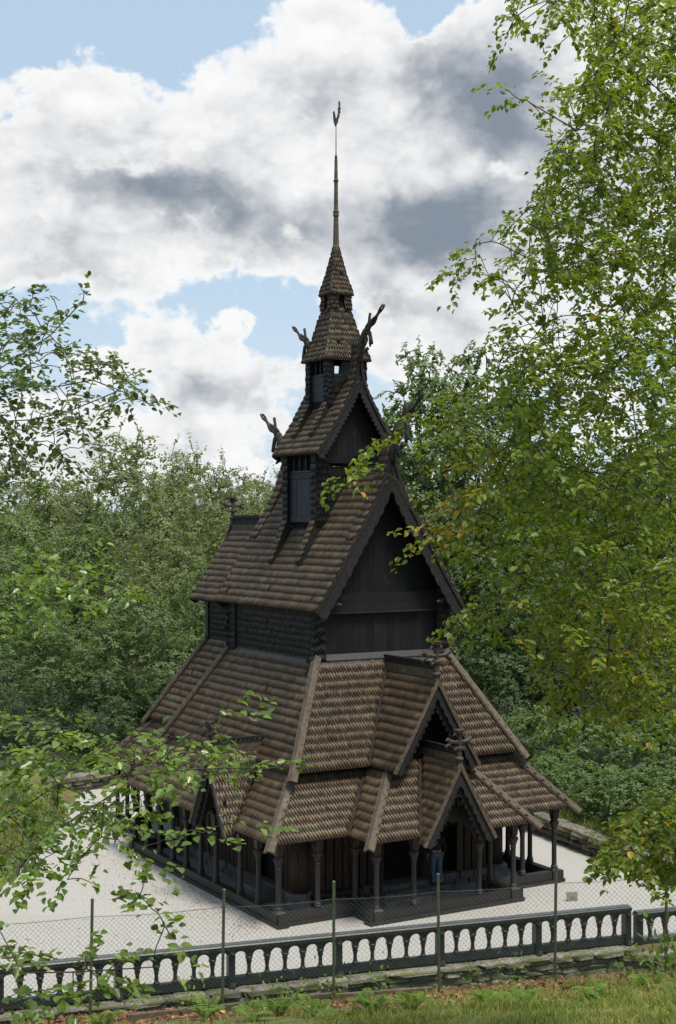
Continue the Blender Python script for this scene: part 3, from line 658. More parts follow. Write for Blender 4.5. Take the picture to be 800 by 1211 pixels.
mb = MB(); mb.box(-.18, .46, -.67, -.62, 15.92, 16.5); mb.box(-.46, -.18, -.67, -.62, 15.92, 16.0); mb.build('front_shutter', 'tar', be)
br = part('belfry_roof')
def pyramid(parent, prof, row=.2, w=.1):
    fs = []
    for (h0, z0), (h1, z1) in zip(prof[:-1], prof[1:]):
        for (sx, sy) in ((-1, 0), (1, 0), (0, 1), (0, -1)):
            if sx: fs.append(((sx * h0, -h0, z0), (sx * h0, h0, z0), (sx * h1, -h1, z1), (sx * h1, h1, z1), (sx, 0, .3)))
            else: fs.append(((-h0, sy * h0, z0), (h0, sy * h0, z0), (-h1, sy * h1, z1), (h1, sy * h1, z1), (0, sy, .3)))
    shingled(parent, fs, row=row, w=w, t=.032)
pyramid(br, [(.839, 16.44), (.60, 17.05), (.385, 17.95)], .185, .095)
la = part('lantern')
fs = []
for (sx, sy) in ((-1, 0), (1, 0), (0, 1), (0, -1)):
    h0, h1 = .375, .335
    for k0, k1, z0, z1 in ((-1, 1, 17.9, 18.12), (-1, -.32, 18.12, 18.66), (.32, 1, 18.12, 18.66)):
        if sx: fs.append(((sx * h0, k0 * h0, z0), (sx * h0, k1 * h0, z0), (sx * h1, k0 * h1, z1), (sx * h1, k1 * h1, z1), (sx, 0, 0)))
        else: fs.append(((k0 * h0, sy * h0, z0), (k1 * h0, sy * h0, z0), (k0 * h1, sy * h1, z1), (k1 * h1, sy * h1, z1), (0, sy, 0)))
shingled(la, fs, 'roof', row=.14, w=.08, t=.04)
mb = MB(); mb.box(-.3, .3, -.3, .3, 17.9, 18.7); mb.build('core_wall', 'void', la)
spr = part('spire')
pyramid(spr, [(.42, 18.60), (.26, 19.2), (.075, 20.12)], .165, .085)
mb = MB(); mb.lathe((0, 0, 20.02), [(.10, 0), (.12, .05), (.12, .12), (.115, .2), (.10, .24), (.085, .9), (.075, 1.18), (.10, 1.2), (.10, 1.25), (.08, 1.28), (.10, 1.31), (.10, 1.36), (.07, 1.40), (.062, 2.3), (.085, 2.33), (.085, 2.38), (.06, 2.41), (.05, 3.05), (.03, 3.08)], 10); mb.build('pole', 'board', spr, False)
mb = MB(); mb.lathe((0, 0, 23.05), [(.022, 0), (.05, .06), (.05, .12), (.02, .18), (.012, 1.2)], 6); mb.build('rod', 'dragon', spr)
# weathercock: body, raised tail and neck cut from plate metal
g = frame(L(0, 0, 24.15), (.93, .36, 0), (0, 0, 1)); sc = .82
cock = [(-.02, 0), (.03, 0), (.06, .10), (.13, .18), (.17, .32), (.24, .44), (.25, .56), (.32, .62), (.28, .70), (.34, .80), (.27, .84), (.30, .96), (.24, 1.08), (.20, 1.0), (.22, .86), (.16, .74), (.18, .60), (.13, .48), (.09, .38), (.03, .33), (-.02, .36), (-.05, .48), (-.09, .56), (-.13, .60), (-.15, .54), (-.20, .51), (-.15, .48), (-.15, .32), (-.12, .18), (-.06, .08)]
mb = MB(); mb.plate([g(x * sc * .95, z_ * sc) for x, z_ in cock], (-.36 * .03, .93 * .03, 0)); mb.build('weathercock', 'dragon', spr)

# dry leaf scraps caught on the shingles
r2 = np.random.default_rng(12); ar = np.array([np.linalg.norm(np.cross(q_[1] - q_[0], q_[3] - q_[0])) for q_, n_ in ROOFQ]); pk = r2.choice(len(ROOFQ), 700, p=ar / ar.sum())
uu = r2.uniform(0, 1, (700, 2)); Bq = np.array([(ROOFQ[i][0][0] * (1 - a_) + ROOFQ[i][0][1] * a_) * (1 - b_) + (ROOFQ[i][0][3] * (1 - a_) + ROOFQ[i][0][2] * a_) * b_ + ROOFQ[i][1] * .06 for i, (a_, b_) in zip(pk, uu)])
DEBRIS = (Bq, np.array([ROOFQ[i][1] for i in pk]))

# ---- gallery: sills, columns, arches
ga = part('gallery')
W_, F_, Bk = 4.863, 5.188, -5.29; bi, bfz = 2.386, 6.35
def colmesh():
    mb = MB()
    mb.lathe((0, 0, .0), [(.115, 0), (.115, .08), (.10, .10), (.11, .14), (.085, .18), (.078, .25), (.074, 1.28), (.085, 1.30), (.085, 1.34), (.075, 1.36), (.12, 1.52), (.15, 1.58), (.15, 1.65), (.11, 1.67), (.10, 1.72)], 12)
    me = mb.mesh('column', 'column')
    hb = MB(); hb.hexa([(-.09, -.09, 1.72), (.09, -.09, 1.72), (.09, .09, 1.72), (-.09, .09, 1.72), (-.13, -.13, 2.25), (.13, -.13, 2.25), (.13, .13, 2.25), (-.13, .13, 2.25)])
    return me, hb.mesh('impost', 'column')
cme, hme = colmesh()
SILL = .36
def col(a, b):
    o = link('column', cme, ga); o.location = L(a, b, SILL); o.scale = (1, 1, .93); h = link('impost', hme, o); return o
left_b = [F_, 3.969, 2.803, 1.155, .066, -1.021, -2.073, -3.141, -4.195, Bk]
pts = [(-W_, b) for b in left_b] + [(W_, b) for b in left_b] + [(s * 3.62, F_) for s in (-1, 1)] + [(s * bi, F_) for s in (-1, 1)] + [(s * bi, bfz) for s in (-1, 1)] + [(s * 1.14, bfz) for s in (-1, 1)]
ch_b = [-6.35, -7.4, -8.4, -9.35]
pts += [(s * 3.9, b) for s in (-1, 1) for b in ch_b] + [(x, -9.35) for x in (-2.6, -1.3, 0, 1.3, 2.6)] + [(s * 3.9, Bk) for s in (-1, 1)]
for p in pts: col(*p)
def sill(p, q, e0=.0, e1=.0):
    P, Q = Vector(L(*p, 0)), Vector(L(*q, 0)); dd = (Q - P).normalized()
    mb = MB(); mb.bar(P - dd * e0, Q + dd * e1, .24, .24, drop=-.12); s = mb.build('sill_beam', 'column', ga)
    mb = MB(); mb.bar(P - dd * (e0 + .02), Q + dd * (e1 + .02), .36, .13, drop=.02); mb.build('plinth_beam', 'column', s)
X2 = .28
segs = [((-W_, Bk), (-W_, F_)), ((-W_, F_), (-bi, F_)), ((-bi, F_), (-bi, bfz)), ((-bi, bfz), (bi, bfz)), ((bi, bfz), (bi, F_)), ((bi, F_), (W_, F_)), ((W_, F_), (W_, Bk)), ((W_, Bk), (3.9, Bk)), ((-3.9, Bk), (-W_, Bk)),
        ((-3.9, -9.35), (-3.9, Bk)), ((3.9, Bk), (3.9, -9.35)), ((3.9, -9.35), (-3.9, -9.35))]
for i, (p, q) in enumerate(segs):
    e = (X2, X2) if i in (0, 3, 5, 11) else ((.15, .15) if i in (1, 6) else (.1, .1))
    sill(p, q, *e)
def block(p):
    mb = MB(); a, b = p; mb.cbox(a - .16, a + .16, -b - .16, -b + .16, .02, .43, .05); mb.build('sill_block', 'column', ga)
for p in ((-W_, F_), (-bi, bfz), (bi, bfz), (W_, F_), (-W_, Bk), (W_, Bk)): block(p)
def arch(p, q, zs=1.98, zt_=2.52, th=.09):
    P, Q = Vector(L(*p, 0)), Vector(L(*q, 0)); e = Q - P; le = e.length; u = e / le; nrm = Vector((-u.y, u.x, 0)) * th
    r = le / 2 - .10; hh = min(r, zt_ - zs - .10) if le < 2 else r * .95
    f = frame(P - nrm / 2, u, (0, 0, 1)); top = zt_ if le < 1.9 else zs + hh + .22
    out = [f(.0, zs), f(.10, zs)] + [f(le / 2 - r * math.cos(t_), zs + hh * math.sin(t_)) for t_ in np.linspace(0, math.pi, 15)] + [f(le - .10, zs), f(le, zs), f(le, top), f(0, top)]
    mb = MB(); n = 19
    m = len(out)
    # split into strips so the concave outline stays clean
    arcs = out[2:17]
    tops = [f(le / 2 - (le / 2) * math.cos(t_) if 0 < i < 14 else (0 if i == 0 else le), top) for i, t_ in enumerate(np.linspace(0, math.pi, 15))]
    for i in range(14):
        mb.plate([arcs[i], arcs[i + 1], tops[i + 1], tops[i]], nrm)
    mb.plate([f(0, zs), arcs[0], tops[0]], nrm); mb.plate([arcs[-1], f(le, zs), tops[-1]], nrm)
    return mb.build('arch_bracket', 'column', ga)
for s in (-1, 1):
    for b0, b1 in zip(left_b[:-1], left_b[1:]): arch((s * W_, b0), (s * W_, b1))
    arch((s * W_, F_), (s * 3.62, F_)); arch((s * 3.62, F_), (s * bi, F_)); arch((s * bi, F_), (s * bi, bfz)); arch((s * bi, bfz), (s * 1.14, bfz))
    for b0, b1 in zip([Bk] + ch_b[:-1], ch_b): arch((s * 3.9, b0), (s * 3.9, b1))
mb = MB()
for i in range(16):
    t0, t1 = math.pi * i / 16, math.pi * (i + 1) / 16; q_ = [(-1.05 * math.cos(t_), 1.62 + 1.0 * math.sin(t_)) for t_ in (t0, t1)]; tp_ = [(-1.15 * math.cos(t_), min(3.0, 4.1 - 1.75 * abs(1.15 * math.cos(t_)))) for t_ in (t1, t0)]
    mb.plate([L(x_, bfz - .04, z_) for x_, z_ in q_ + tp_], L(0, .08, 0))
mb.build('arch_bracket', 'column', ga)
for k in range(5):
    xx = [-3.9, -2.6, -1.3, 0, 1.3, 2.6, 3.9]; arch((xx[k], -9.35), (xx[k + 1], -9.35))
# wall plate under the eaves
for (p, q) in segs[:3] + segs[4:] + [((-bi, bfz), (-1.14, bfz)), ((1.14, bfz), (bi, bfz))]: 
    mb = MB(); mb.bar(L(*p, 2.36), L(*q, 2.36), .15, .15); mb.build('wall_plate', 'column', ga)

# ---- inner wall standing on a stone footing
iw = part('inner_wall'); wi, li, lb = 3.5, 3.9, -3.9
fo = part('stone_footing')
def footing(p, q, n):
    P, Q = Vector(L(*p, 0)), Vector(L(*q, 0)); e = (Q - P)
    for r_ in range(2):
        k = n; 
        for i in range(k):
            t0, t1 = (i + (.0 if r_ == 0 else .35)) / k, (i + (1 if r_ == 0 else 1.35)) / k
            t1 = min(t1, 1.0)
            if t1 - t0 < .02: continue
            mb = MB(); mb.bar(P + e * (t0 + .004), P + e * (t1 - .004), .30 + random.uniform(-.03, .03), .20, drop=-.21 * r_ - .0); mb.build('stone', 'slab', fo)
for (p, q, n) in (((-wi, li), (wi, li), 13), ((-wi, lb), (-wi, li), 13), ((wi, li), (wi, lb), 13), ((wi, lb), (-wi, lb), 8)): footing(p, q, n)
def planks(p, q, n, z0, z1, holes=()):
    P, Q = Vector(L(*p, 0)), Vector(L(*q, 0)); e = Q - P
    for i in range(n):
        t0, t1 = i / n, (i + 1) / n - .06 / e.length; tm = (t0 + t1) / 2
        zz = z0
        for (h0, h1, hz) in holes:
            if h0 < tm < h1:
                u_ = (tm - (h0 + h1) / 2) / ((h1 - h0) / 2); zz = hz[0] + hz[1] * math.sqrt(max(0, 1 - u_ * u_))
        j = random.uniform(-.015, .015); nr_ = Vector((-e.y, e.x, 0)).normalized() * j
        mb = MB(); mb.bar(P + e * t0 + nr_ + Vector((0, 0, zz)), P + e * t1 + nr_ + Vector((0, 0, zz)), .08, z1 - zz); mb.build('plank', 'brownplank', iw)
planks((-wi, li), (wi, li), 24, .42, 3.9, [(.405, .595, (1.7, .75)), (.70, .80, (1.35, .55))])
planks((-wi, lb), (-wi, li), 26, .42, 3.9, [(.70, .82, (1.7, .6))]); planks((wi, lb), (wi, li), 20, .42, 3.9); planks((-wi, lb), (wi, lb), 16, .42, 3.9)
planks((-2.6, -8.1), (-2.6, lb), 12, .3, 3.9); planks((2.6, -8.1), (2.6, lb), 12, .3, 3.9); planks((-2.6, -8.1), (2.6, -8.1), 12, .3, 3.9)
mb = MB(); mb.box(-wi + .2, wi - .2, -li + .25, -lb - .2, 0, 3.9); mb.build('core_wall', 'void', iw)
for (sa, b) in ((-1, li), (1, li), (-1, lb), (1, lb)):
    mb = MB(); mb.lathe(L(sa * wi, b, .5), [(.27, 0), (.27, 1.2), (.25, 1.22), (.25, 3.4)], 14); mb.build('corner_stave', 'brownplank', iw, True)
    mb = MB(); mb.lathe(L(sa * wi, b, 0), [(.42, 0), (.42, .46), (.38, .5)], 9); mb.build('corner_stone', 'slab', fo)
for a in (-1.75, -.75, .75): 
    mb = MB(); mb.lathe(L(a, li + .05, .4), [(.10, 0), (.10, 2.9)], 8); mb.build('half_column', 'brownplank', iw)
# slab floor of the gallery and stone steps at both doors
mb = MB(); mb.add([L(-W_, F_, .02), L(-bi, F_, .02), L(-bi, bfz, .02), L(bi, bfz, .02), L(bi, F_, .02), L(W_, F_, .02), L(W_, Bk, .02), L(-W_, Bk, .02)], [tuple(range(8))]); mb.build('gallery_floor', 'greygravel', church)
stp = part('door_steps')
for (a0, a1, b0, b1, z0, z1) in ((-1.3, 1.5, 3.95, 5.15, .02, .16), (-1.1, 1.2, 3.95, 4.8, .16, .30), (-1.0, 1.0, 3.95, 4.45, .30, .44)):
    mb = MB(); mb.cbox(a0, a1, -b1, -b0, z0, z1, .02); mb.build('step', 'slab', stp)
for (a0, a1, b0, b1, z0, z1) in ((-4.55, -3.6, 1.1, 2.9, .02, .2), (-4.25, -3.6, 1.25, 2.75, .2, .36)):
    mb = MB(); mb.cbox(a0, a1, -b1, -b0, z0, z1, .02); mb.build('step', 'slab', stp)
be2 = part('wall_bench')
mb = MB(); mb.box(-3.3, -1.6, -4.45, -4.1, .42, .48); mb.build('seat', 'column', be2)
for a in (-3.2, -1.7): mb = MB(); mb.box(a - .05, a + .05, -4.42, -4.13, .02, .418); mb.build('leg', 'column', be2)

# ================================================================== BALUSTRADE on its dry-stone wall
def balustrade(origin2, length, npost, z0, label, nper=6):
    o = empty('balustrade', (origin2.x, origin2.y, z0), math.atan2(BD.y, BD.x)); tag(o, label, 'balustrade', 'balustrade along the court edge')
    b = MB(); b.cbox(0, length, -.13, .13, .86, .98, .03); hr = b.build('handrail', 'paint', o)
    b = MB(); b.box(0.02, length - .02, -.105, .105, .982, .995); b.build('rail_sheen', 'railtop_sheen', hr)  # thin pale strip added to paint sky sheen along the handrail top
    b = MB(); b.box(0, length, -.08, .08, .0, .20); b.build('bottom_rail', 'paint', o)
    step = length / (npost - 1)
    pm = MB(); pm.cbox(-.085, .085, -.12, .12, -.05, .86, .02); pm.lathe((0, -.15, .02), [(.07, -.07), (.10, -.02), (.07, .05)], 8); pm.lathe((0, -.15, .78), [(.05, -.05), (.07, 0), (.05, .05)], 8); pme = pm.mesh('post', 'paint')
    bmh = MB(); bmh.lathe((0, 0, .20), [(.085, 0), (.085, .03), (.065, .05), (.055, .08), (.046, .20), (.058, .29), (.078, .33), (.062, .36), (.09, .41), (.10, .45)], 10); bme = bmh.mesh('baluster', 'paint', True)
    aw = step / nper; r = aw / 2 - .075
    am = MB(); arcs = [(-r * math.cos(t_), .655 + r * .98 * math.sin(t_)) for t_ in np.linspace(0, math.pi, 13)]; tp = .862
    topx = [-aw / 2 + aw * i / 12 for i in range(13)]
    for i in range(12):
        am.plate([(arcs[i][0], -.06, arcs[i][1]), (arcs[i + 1][0], -.06, arcs[i + 1][1]), (topx[i + 1], -.06, tp), (topx[i], -.06, tp)], (0, .12, 0))
    for s in (-1, 1): am.plate([(s * r, -.06, .655), (s * aw / 2, -.06, .62), (s * aw / 2, -.06, tp)], (0, .12, 0))
    ame = am.mesh('arch', 'paint')
    for k in range(npost):
        p = link('post', pme, o); p.location = (min(max(k * step, .1), length - .1), 0, 0)
    for k in range(npost - 1):
        for i in range(nper):
            q = link('arch', ame, o); q.location = (k * step + aw * (i + .5), 0, 0)
            if i < nper - 1: q = link('baluster', bme, o); q.location = (k * step + aw * (i + 1), 0, 0)
    return o
STEP = (BB - BA).length / 6
balustrade(BA - BD * STEP * 1.0, STEP * 7.0, 8, .02, 'long dark green wooden balustrade with arched openings, on the higher part of wall')
balustrade(BB + BD * .16, STEP * 2, 3, -.17, 'lower short length of dark balustrade after the step in the wall')

# stones: a few rounded block meshes shared by all stone objects
def stone_mesh(seed, mat):
    r_ = np.random.default_rng(seed); bm = bmesh.new(); bmesh.ops.create_cube(bm, size=1)
    bmesh.ops.bevel(bm, geom=bm.edges[:], offset=.16, segments=1, affect='EDGES')
    for v in bm.verts: v.co += Vector(r_.normal(0, .045, 3))
    me = bpy.data.meshes.new('stone'); bm.to_mesh(me); bm.free(); me.materials.append(MAT[mat]); return me
SM = {m: [stone_mesh(s, m) for s in range(6)] for m in ('mossstone', 'stone')}
def stone_wall(name, path, z0s, heights, label, mat, th=.5, ls=(.45, 1.1), hs=(.14, .24), grp=None, cap=True):
    root = empty(name, (path[0][0], path[0][1], 0)); tag(root, label, 'wall', grp, 'thing'); ox, oy = path[0]
    for (p, q), z0, hh in zip(zip(path[:-1], path[1:]), z0s, heights):
        P, Q = Vector(p), Vector(q); le = (Q - P).length; dd = (Q - P) / le; ang = math.atan2(dd.y, dd.x); z = z0; top = z0 + hh
        nrm = Vector((-dd.y, dd.x))
        core = MB(); c0, c1 = P - nrm * (th / 2 - .1), Q - nrm * (th / 2 - .1); d0, d1 = P + nrm * (th / 2 - .1), Q + nrm * (th / 2 - .1)
        core.hexa([(c0.x - ox, c0.y - oy, z0), (c1.x - ox, c1.y - oy, z0), (d1.x - ox, d1.y - oy, z0), (d0.x - ox, d0.y - oy, z0), (c0.x - ox, c0.y - oy, top - .06), (c1.x - ox, c1.y - oy, top - .06), (d1.x - ox, d1.y - oy, top - .06), (d0.x - ox, d0.y - oy, top - .06)])
        core.build('wall_core', 'soil', root)
        while z < top - .05:
            h = min(random.uniform(*hs), top - z + .02); last = top - z - h < .08
            if last: h = top - z
            s = -random.uniform(0, .3)
            while s < le:
                l_ = random.uniform(*ls) * (1.5 if last and cap else 1); 
                if s + l_ > le - .12: l_ = le - s + random.uniform(-.02, .03)
                c = P + dd * (s + l_ / 2); o = link('stone', random.choice(SM[mat]), root)
                o.location = (c.x - ox, c.y - oy, z + h / 2); o.rotation_euler = (random.uniform(-.03, .03), random.uniform(-.03, .03), ang + random.uniform(-.04, .04) + (math.pi if random.random() < .5 else 0))
                o.scale = (l_ * 1.03, th * random.uniform(.85, 1.08) + (.15 if last and cap else 0), h * 1.06)
                s += l_
            z += h
    return root
def bp(s, off=0.): p = BA + BD * s + BN * off; return (p.x, p.y)
LL = (BB - BA).length
stone_wall('retaining_wall', [bp(-3, -.14), bp(4.2, -.14), bp(8.4, -.14), bp(12.6, -.14), bp(LL, -.14)], [-1.15] * 4, [1.10, 1.12, 1.12, 1.13], 'mossy dry-stone retaining wall under the long balustrade', 'mossstone', .55, (.35, .95), (.12, .22))
stone_wall('low_retaining_wall', [bp(LL + .05, -.14), bp(LL + 6, -.14)], [-1.15], [.95], 'lower mossy stone wall under the short balustrade', 'mossstone', .7, (.4, 1.0), (.14, .24))
stone_wall('garden_wall', [(13.4, 41.3), (10.55, 44.0), (8.65, 48.0), (7.2, 51.6), (6.1, 56), (4.4, 60.4)], [-.05] * 5, [.72, .74, .76, .74, .7], 'grey dry-stone wall topped with grass, bounding the gravel beside the church', 'stone', .55, (.3, .75), (.13, .22))
stone_wall('boundary_wall', [(4.3, 60.5), (-4, 62.3), (-9.4, 61), (-12.5, 57.2)], [-.05] * 3, [.75] * 3, 'low dry-stone wall behind the chancel at the far side of the gravel', 'stone', .55, (.35, .8), (.15, .25))
# ================================================================== VEGETATION
LEAF_PAT = [(0, 1, 2, 3), (0, 3, 4, 5)]
def nrmz(v): return v / np.maximum(np.linalg.norm(v, axis=-1, keepdims=True), 1e-9)
def leaf_verts(base, dr, nr, size, wid=.72, fold=.22, curl=.12):
    dr = nrmz(dr); sd = nrmz(np.cross(dr, nr)); nr = np.cross(sd, dr); s = size[:, None]; w2 = s * wid / 2
    B = base
    p = lambda u, v, h: B + dr * (s * u) + sd * (w2 * v) + nr * (s * h)
    return np.stack([p(0, 0, 0), p(.30, -.92, fold * .42), p(.68, -.72, fold * .3), p(1, 0, -curl), p(.68, .72, fold * .3), p(.30, .92, fold * .42)], 1)
def grow(limbs, targets, seg=.35, r2=None, steps=3, sag=.06, jit=.04):
    r2 = r2 or rng
    P = []; par = []
    for li_, pl in enumerate(limbs):
        pl = np.array([tuple(p) for p in pl], float); prev = -1
        if li_ > 0: prev = int(np.argmin(((np.array(P) - pl[0]) ** 2).sum(1)))
        for i in range(len(pl) - 1):
            n = max(1, int(np.linalg.norm(pl[i + 1] - pl[i]) / seg))
            for k in range(n if i < len(pl) - 2 else n + 1):
                q = pl[i] + (pl[i + 1] - pl[i]) * k / n + (r2.normal(0, jit * .5, 3) if (i or k) else 0)
                P.append(q); par.append(prev); prev = len(P) - 1
    nb = len(P); A = np.zeros((nb + len(targets) * steps, 3)); A[:nb] = P; n = nb
    T = np.array(targets, float)
    if len(T):
        d0 = np.min(((T[:, None] - A[None, :nb:2]) ** 2).sum(-1), 1); T = T[np.argsort(d0)]
        ends = []
        for tgt in T:
            dd = A[:n] - tgt; d2 = (dd ** 2).sum(1) + np.maximum(0, dd[:, 2]) ** 2 * .3
            k = int(np.argmin(d2)); p0 = A[k].copy()
            for j in range(1, steps + 1):
                u = j / steps; dl = np.linalg.norm(tgt - p0); q = p0 + (tgt - p0) * u; q[2] += min(sag, .10 * dl) * math.sin(math.pi * u); q += r2.normal(0, min(jit, .035 * dl), 3) * (j < steps)
                A[n] = q; par.append(k); k = n; n += 1
            ends.append(k)
    else: ends = []
    par = np.array(par); cnt = np.ones(n)
    for i in range(n - 1, 0, -1):
        if par[i] >= 0: cnt[par[i]] += 1
    return A[:n], par, cnt, np.array(ends, int), T
def branch_mesh(name, A, par, rad, mat, sides=5):
    i = np.nonzero(par >= 0)[0]; p, q = A[par[i]], A[i]; d_ = nrmz(q - p); ref = np.where(np.abs(d_[:, 2:3]) > .9, [[1., 0, 0]], [[0, 0, 1.]])
    u = nrmz(np.cross(d_, ref)); v = np.cross(d_, u); r0 = np.minimum(rad[par[i]], rad[i] * 1.6)[:, None]; r1 = rad[i][:, None]
    rings = []
    for (c, r_) in ((p - d_ * r0 * .2, r0), (q + d_ * r1 * .2, r1)):
        for k in range(sides):
            t_ = 2 * math.pi * k / sides; rings.append(c + u * r_ * math.cos(t_) + v * r_ * math.sin(t_))
    me = bulk_mesh(name, np.stack(rings, 1), [(k, (k + 1) % sides, sides + (k + 1) % sides, sides + k) for k in range(sides)], mat)
    me.polygons.foreach_set('use_smooth', [True] * len(me.polygons))
    return me
def sprays(ends, dirs, n, ln, size, r2, droop=.25, flat=.45, hang=.25, ctr=None):
    m = len(ends); t_ = r2.uniform(-.35, 1, (m, n)); D = nrmz(dirs + np.array([0, 0, -droop])); S = nrmz(np.cross(D, [0, 0, 1.]) + r2.normal(0, .15, (m, 3)))
    sgn = r2.choice([-1, 1], (m, n)); L_ = ln * r2.uniform(.6, 1.2, (m, 1))
    base = ends[:, None] + D[:, None] * (t_ * L_)[..., None] + r2.normal(0, .025 * ln / .3, (m, n, 3)); base[..., 2] -= .10 * ln * np.clip(t_, 0, 1) ** 2
    ld = D[:, None] * r2.uniform(.3, .9, (m, n, 1)) + S[:, None] * (sgn * r2.uniform(.5, 1.0, (m, n)))[..., None] + np.array([0, 0, -hang]) + r2.normal(0, .25, (m, n, 3))
    nn = np.array([0, -.15, 1.]) + r2.normal(0, flat, (m, n, 3))
    if ctr is not None: nn = nn * .5 + nrmz(base - ctr[:, None]) * 1.0 + nrmz(base * np.array([1, 1, 0]) + np.array([0, 0, .02])) * .35
    return base.reshape(-1, 3), ld.reshape(-1, 3), nn.reshape(-1, 3), (size * r2.uniform(.65, 1.2, (m, n))).ravel()
def in_poly(pts, poly):
    x, y = pts[:, 0], pts[:, 1]; ins = np.zeros(len(pts), bool); j = len(poly) - 1
    for i in range(len(poly)):
        xi, yi = poly[i]; xj, yj = poly[j]
        c = ((yi > y) != (yj > y)) & (x < (xj - xi) * (y - yi) / (yj - yi + 1e-9) + xi); ins ^= c; j = i
    return ins
def region(poly, n, y0, y1, r2):
    poly = np.array(poly, float); lo, hi = poly.min(0), poly.max(0); out = []
    while len(out) < n:
        q = r2.uniform(lo, hi, (n * 3, 2)); q = q[in_poly(q, poly)]
        out += [tuple(at(a, b, Y)) for (a, b), Y in zip(q, r2.uniform(y0, y1, len(q)))]
    return out[:n]
def near_tree(name, label, base, trunk, limbs, tgts, leafmat, bark, size, nleaf, ln, rmin, r2, singles=300, droop=.25, extra=None, group=None, rmax=.25, shape=.72, flat=.4, hang=.2):
    root = empty(name, base); tag(root, label, 'tree', group); b = np.array(base)
    allL = [trunk] + limbs
    A, par, cnt, ends, T = grow(allL, tgts, .3, r2)
    rad = np.clip(rmin * cnt ** .46, rmin, rmax)
    nt = sum(1 for _ in range(1))
    me = branch_mesh('branches', A - b, par, rad, bark, 6); link('trunk', me, root)
    dirs = nrmz(A[ends] - A[par[ends]])
    dirs[:, 2] *= .5; bs, ld, nn, sz = sprays(A[ends], dirs, nleaf, ln, size, r2, droop, flat, hang)
    ylw = np.zeros(len(bs), bool)
    if extra is not None: ylw = extra(bs, r2)
    # the largest leaves in view are single leaves, the rest one crown
    dep = np.maximum(bs[:, 1], .5); px = HX + bs[:, 0] * F / dep; py = HY - (bs[:, 2] - H) * F / dep
    vis = (px > 0) & (px < 800) & (py > 0) & (py < 1211); app = np.where(vis, sz / dep, 0); order = np.argsort(-app); single = np.zeros(len(bs), bool); single[order[:singles]] = True; single &= vis
    lm = bulk_mesh('leaf', leaf_verts(np.zeros((1, 3)), np.array([[1., 0, 0]]), np.array([[0, 0, 1.]]), np.ones(1), shape), LEAF_PAT, leafmat)
    lmy = bulk_mesh('leaf', leaf_verts(np.zeros((1, 3)), np.array([[1., 0, 0]]), np.array([[0, 0, 1.]]), np.ones(1), shape), LEAF_PAT, 'leafyellow') if extra is not None else lm
    for i in np.nonzero(single)[0]:
        d_ = nrmz(ld[i]); s_ = nrmz(np.cross(nn[i], d_)); n_ = np.cross(d_, s_); o = link('leaf', lmy if ylw[i] else lm, root)
        p = bs[i] - b; k = sz[i]
        o.matrix_local = Matrix(((d_[0] * k, s_[0] * k, n_[0] * k, p[0]), (d_[1] * k, s_[1] * k, n_[1] * k, p[1]), (d_[2] * k, s_[2] * k, n_[2] * k, p[2]), (0, 0, 0, 1)))
    for sel, mt in ((~single & ~ylw, leafmat), (~single & ylw, 'leafyellow')):
        if sel.sum() < 3: continue
        o = link('crown', bulk_mesh('crown', leaf_verts(bs[sel] - b, ld[sel], nn[sel], sz[sel], shape), LEAF_PAT, mt), root); o['kind'] = 'stuff'
    return root
def zg(x, y): return float(hgt(x, y))
# ---- big tree reaching in from the right
r2 = np.random.default_rng(21)
bx, by = 7.2, 13.6; bz = zg(bx, by)
RP = [(592, -20), (612, 50), (640, 10), (655, 80), (640, 150), (655, 200), (610, 240), (570, 265), (540, 318), (565, 345), (590, 370), (605, 420), (570, 455), (505, 466), (455, 496), (425, 545), (445, 555), (480, 525), (525, 550), (505, 600), (500, 640), (535, 640), (565, 680), (545, 730), (590, 745), (640, 800), (660, 850), (720, 875), (760, 830), (830, 900), (830, -20)]
RT = region(RP, 850, 10.5, 15.5, r2)
RT += region([(592, 420), (830, 300), (830, 860), (720, 860), (660, 800), (610, 640)], 560, 10.5, 15.5, r2)
RT += region([(700, -10), (830, -10), (830, 330), (640, 330), (620, 260), (680, 150)], 330, 11, 15, r2)
RT += region([(690, 1028), (715, 1000), (750, 960), (830, 920), (830, 1045), (745, 1030)], 90, 10.5, 12, r2)
RT += [at(x, y, Y) for x, y, Y in ((410, 570, 11), (418, 555, 11.1), (432, 540, 11.2), (450, 520, 11.3), (428, 560, 11), (440, 528, 11.2), (530, 325, 12.5), (545, 312, 12.5), (560, 290, 12.5), (540, 335, 12.4), (597, 105, 12), (615, 118, 12), (640, 135, 12), (610, 20, 11.5), (600, 40, 11.5), (604, 10, 11.5), (535, 735, 11), (550, 725, 11), (560, 712, 11), (495, 645, 11), (500, 625, 11))]
rt = Vector((bx, by, bz))
trunk = [(bx, by, bz - .3), (bx - .1, by, bz + 2.5), (bx + .1, by + .1, bz + 6), (bx - .1, by, bz + 10), (bx, by, bz + 13)]
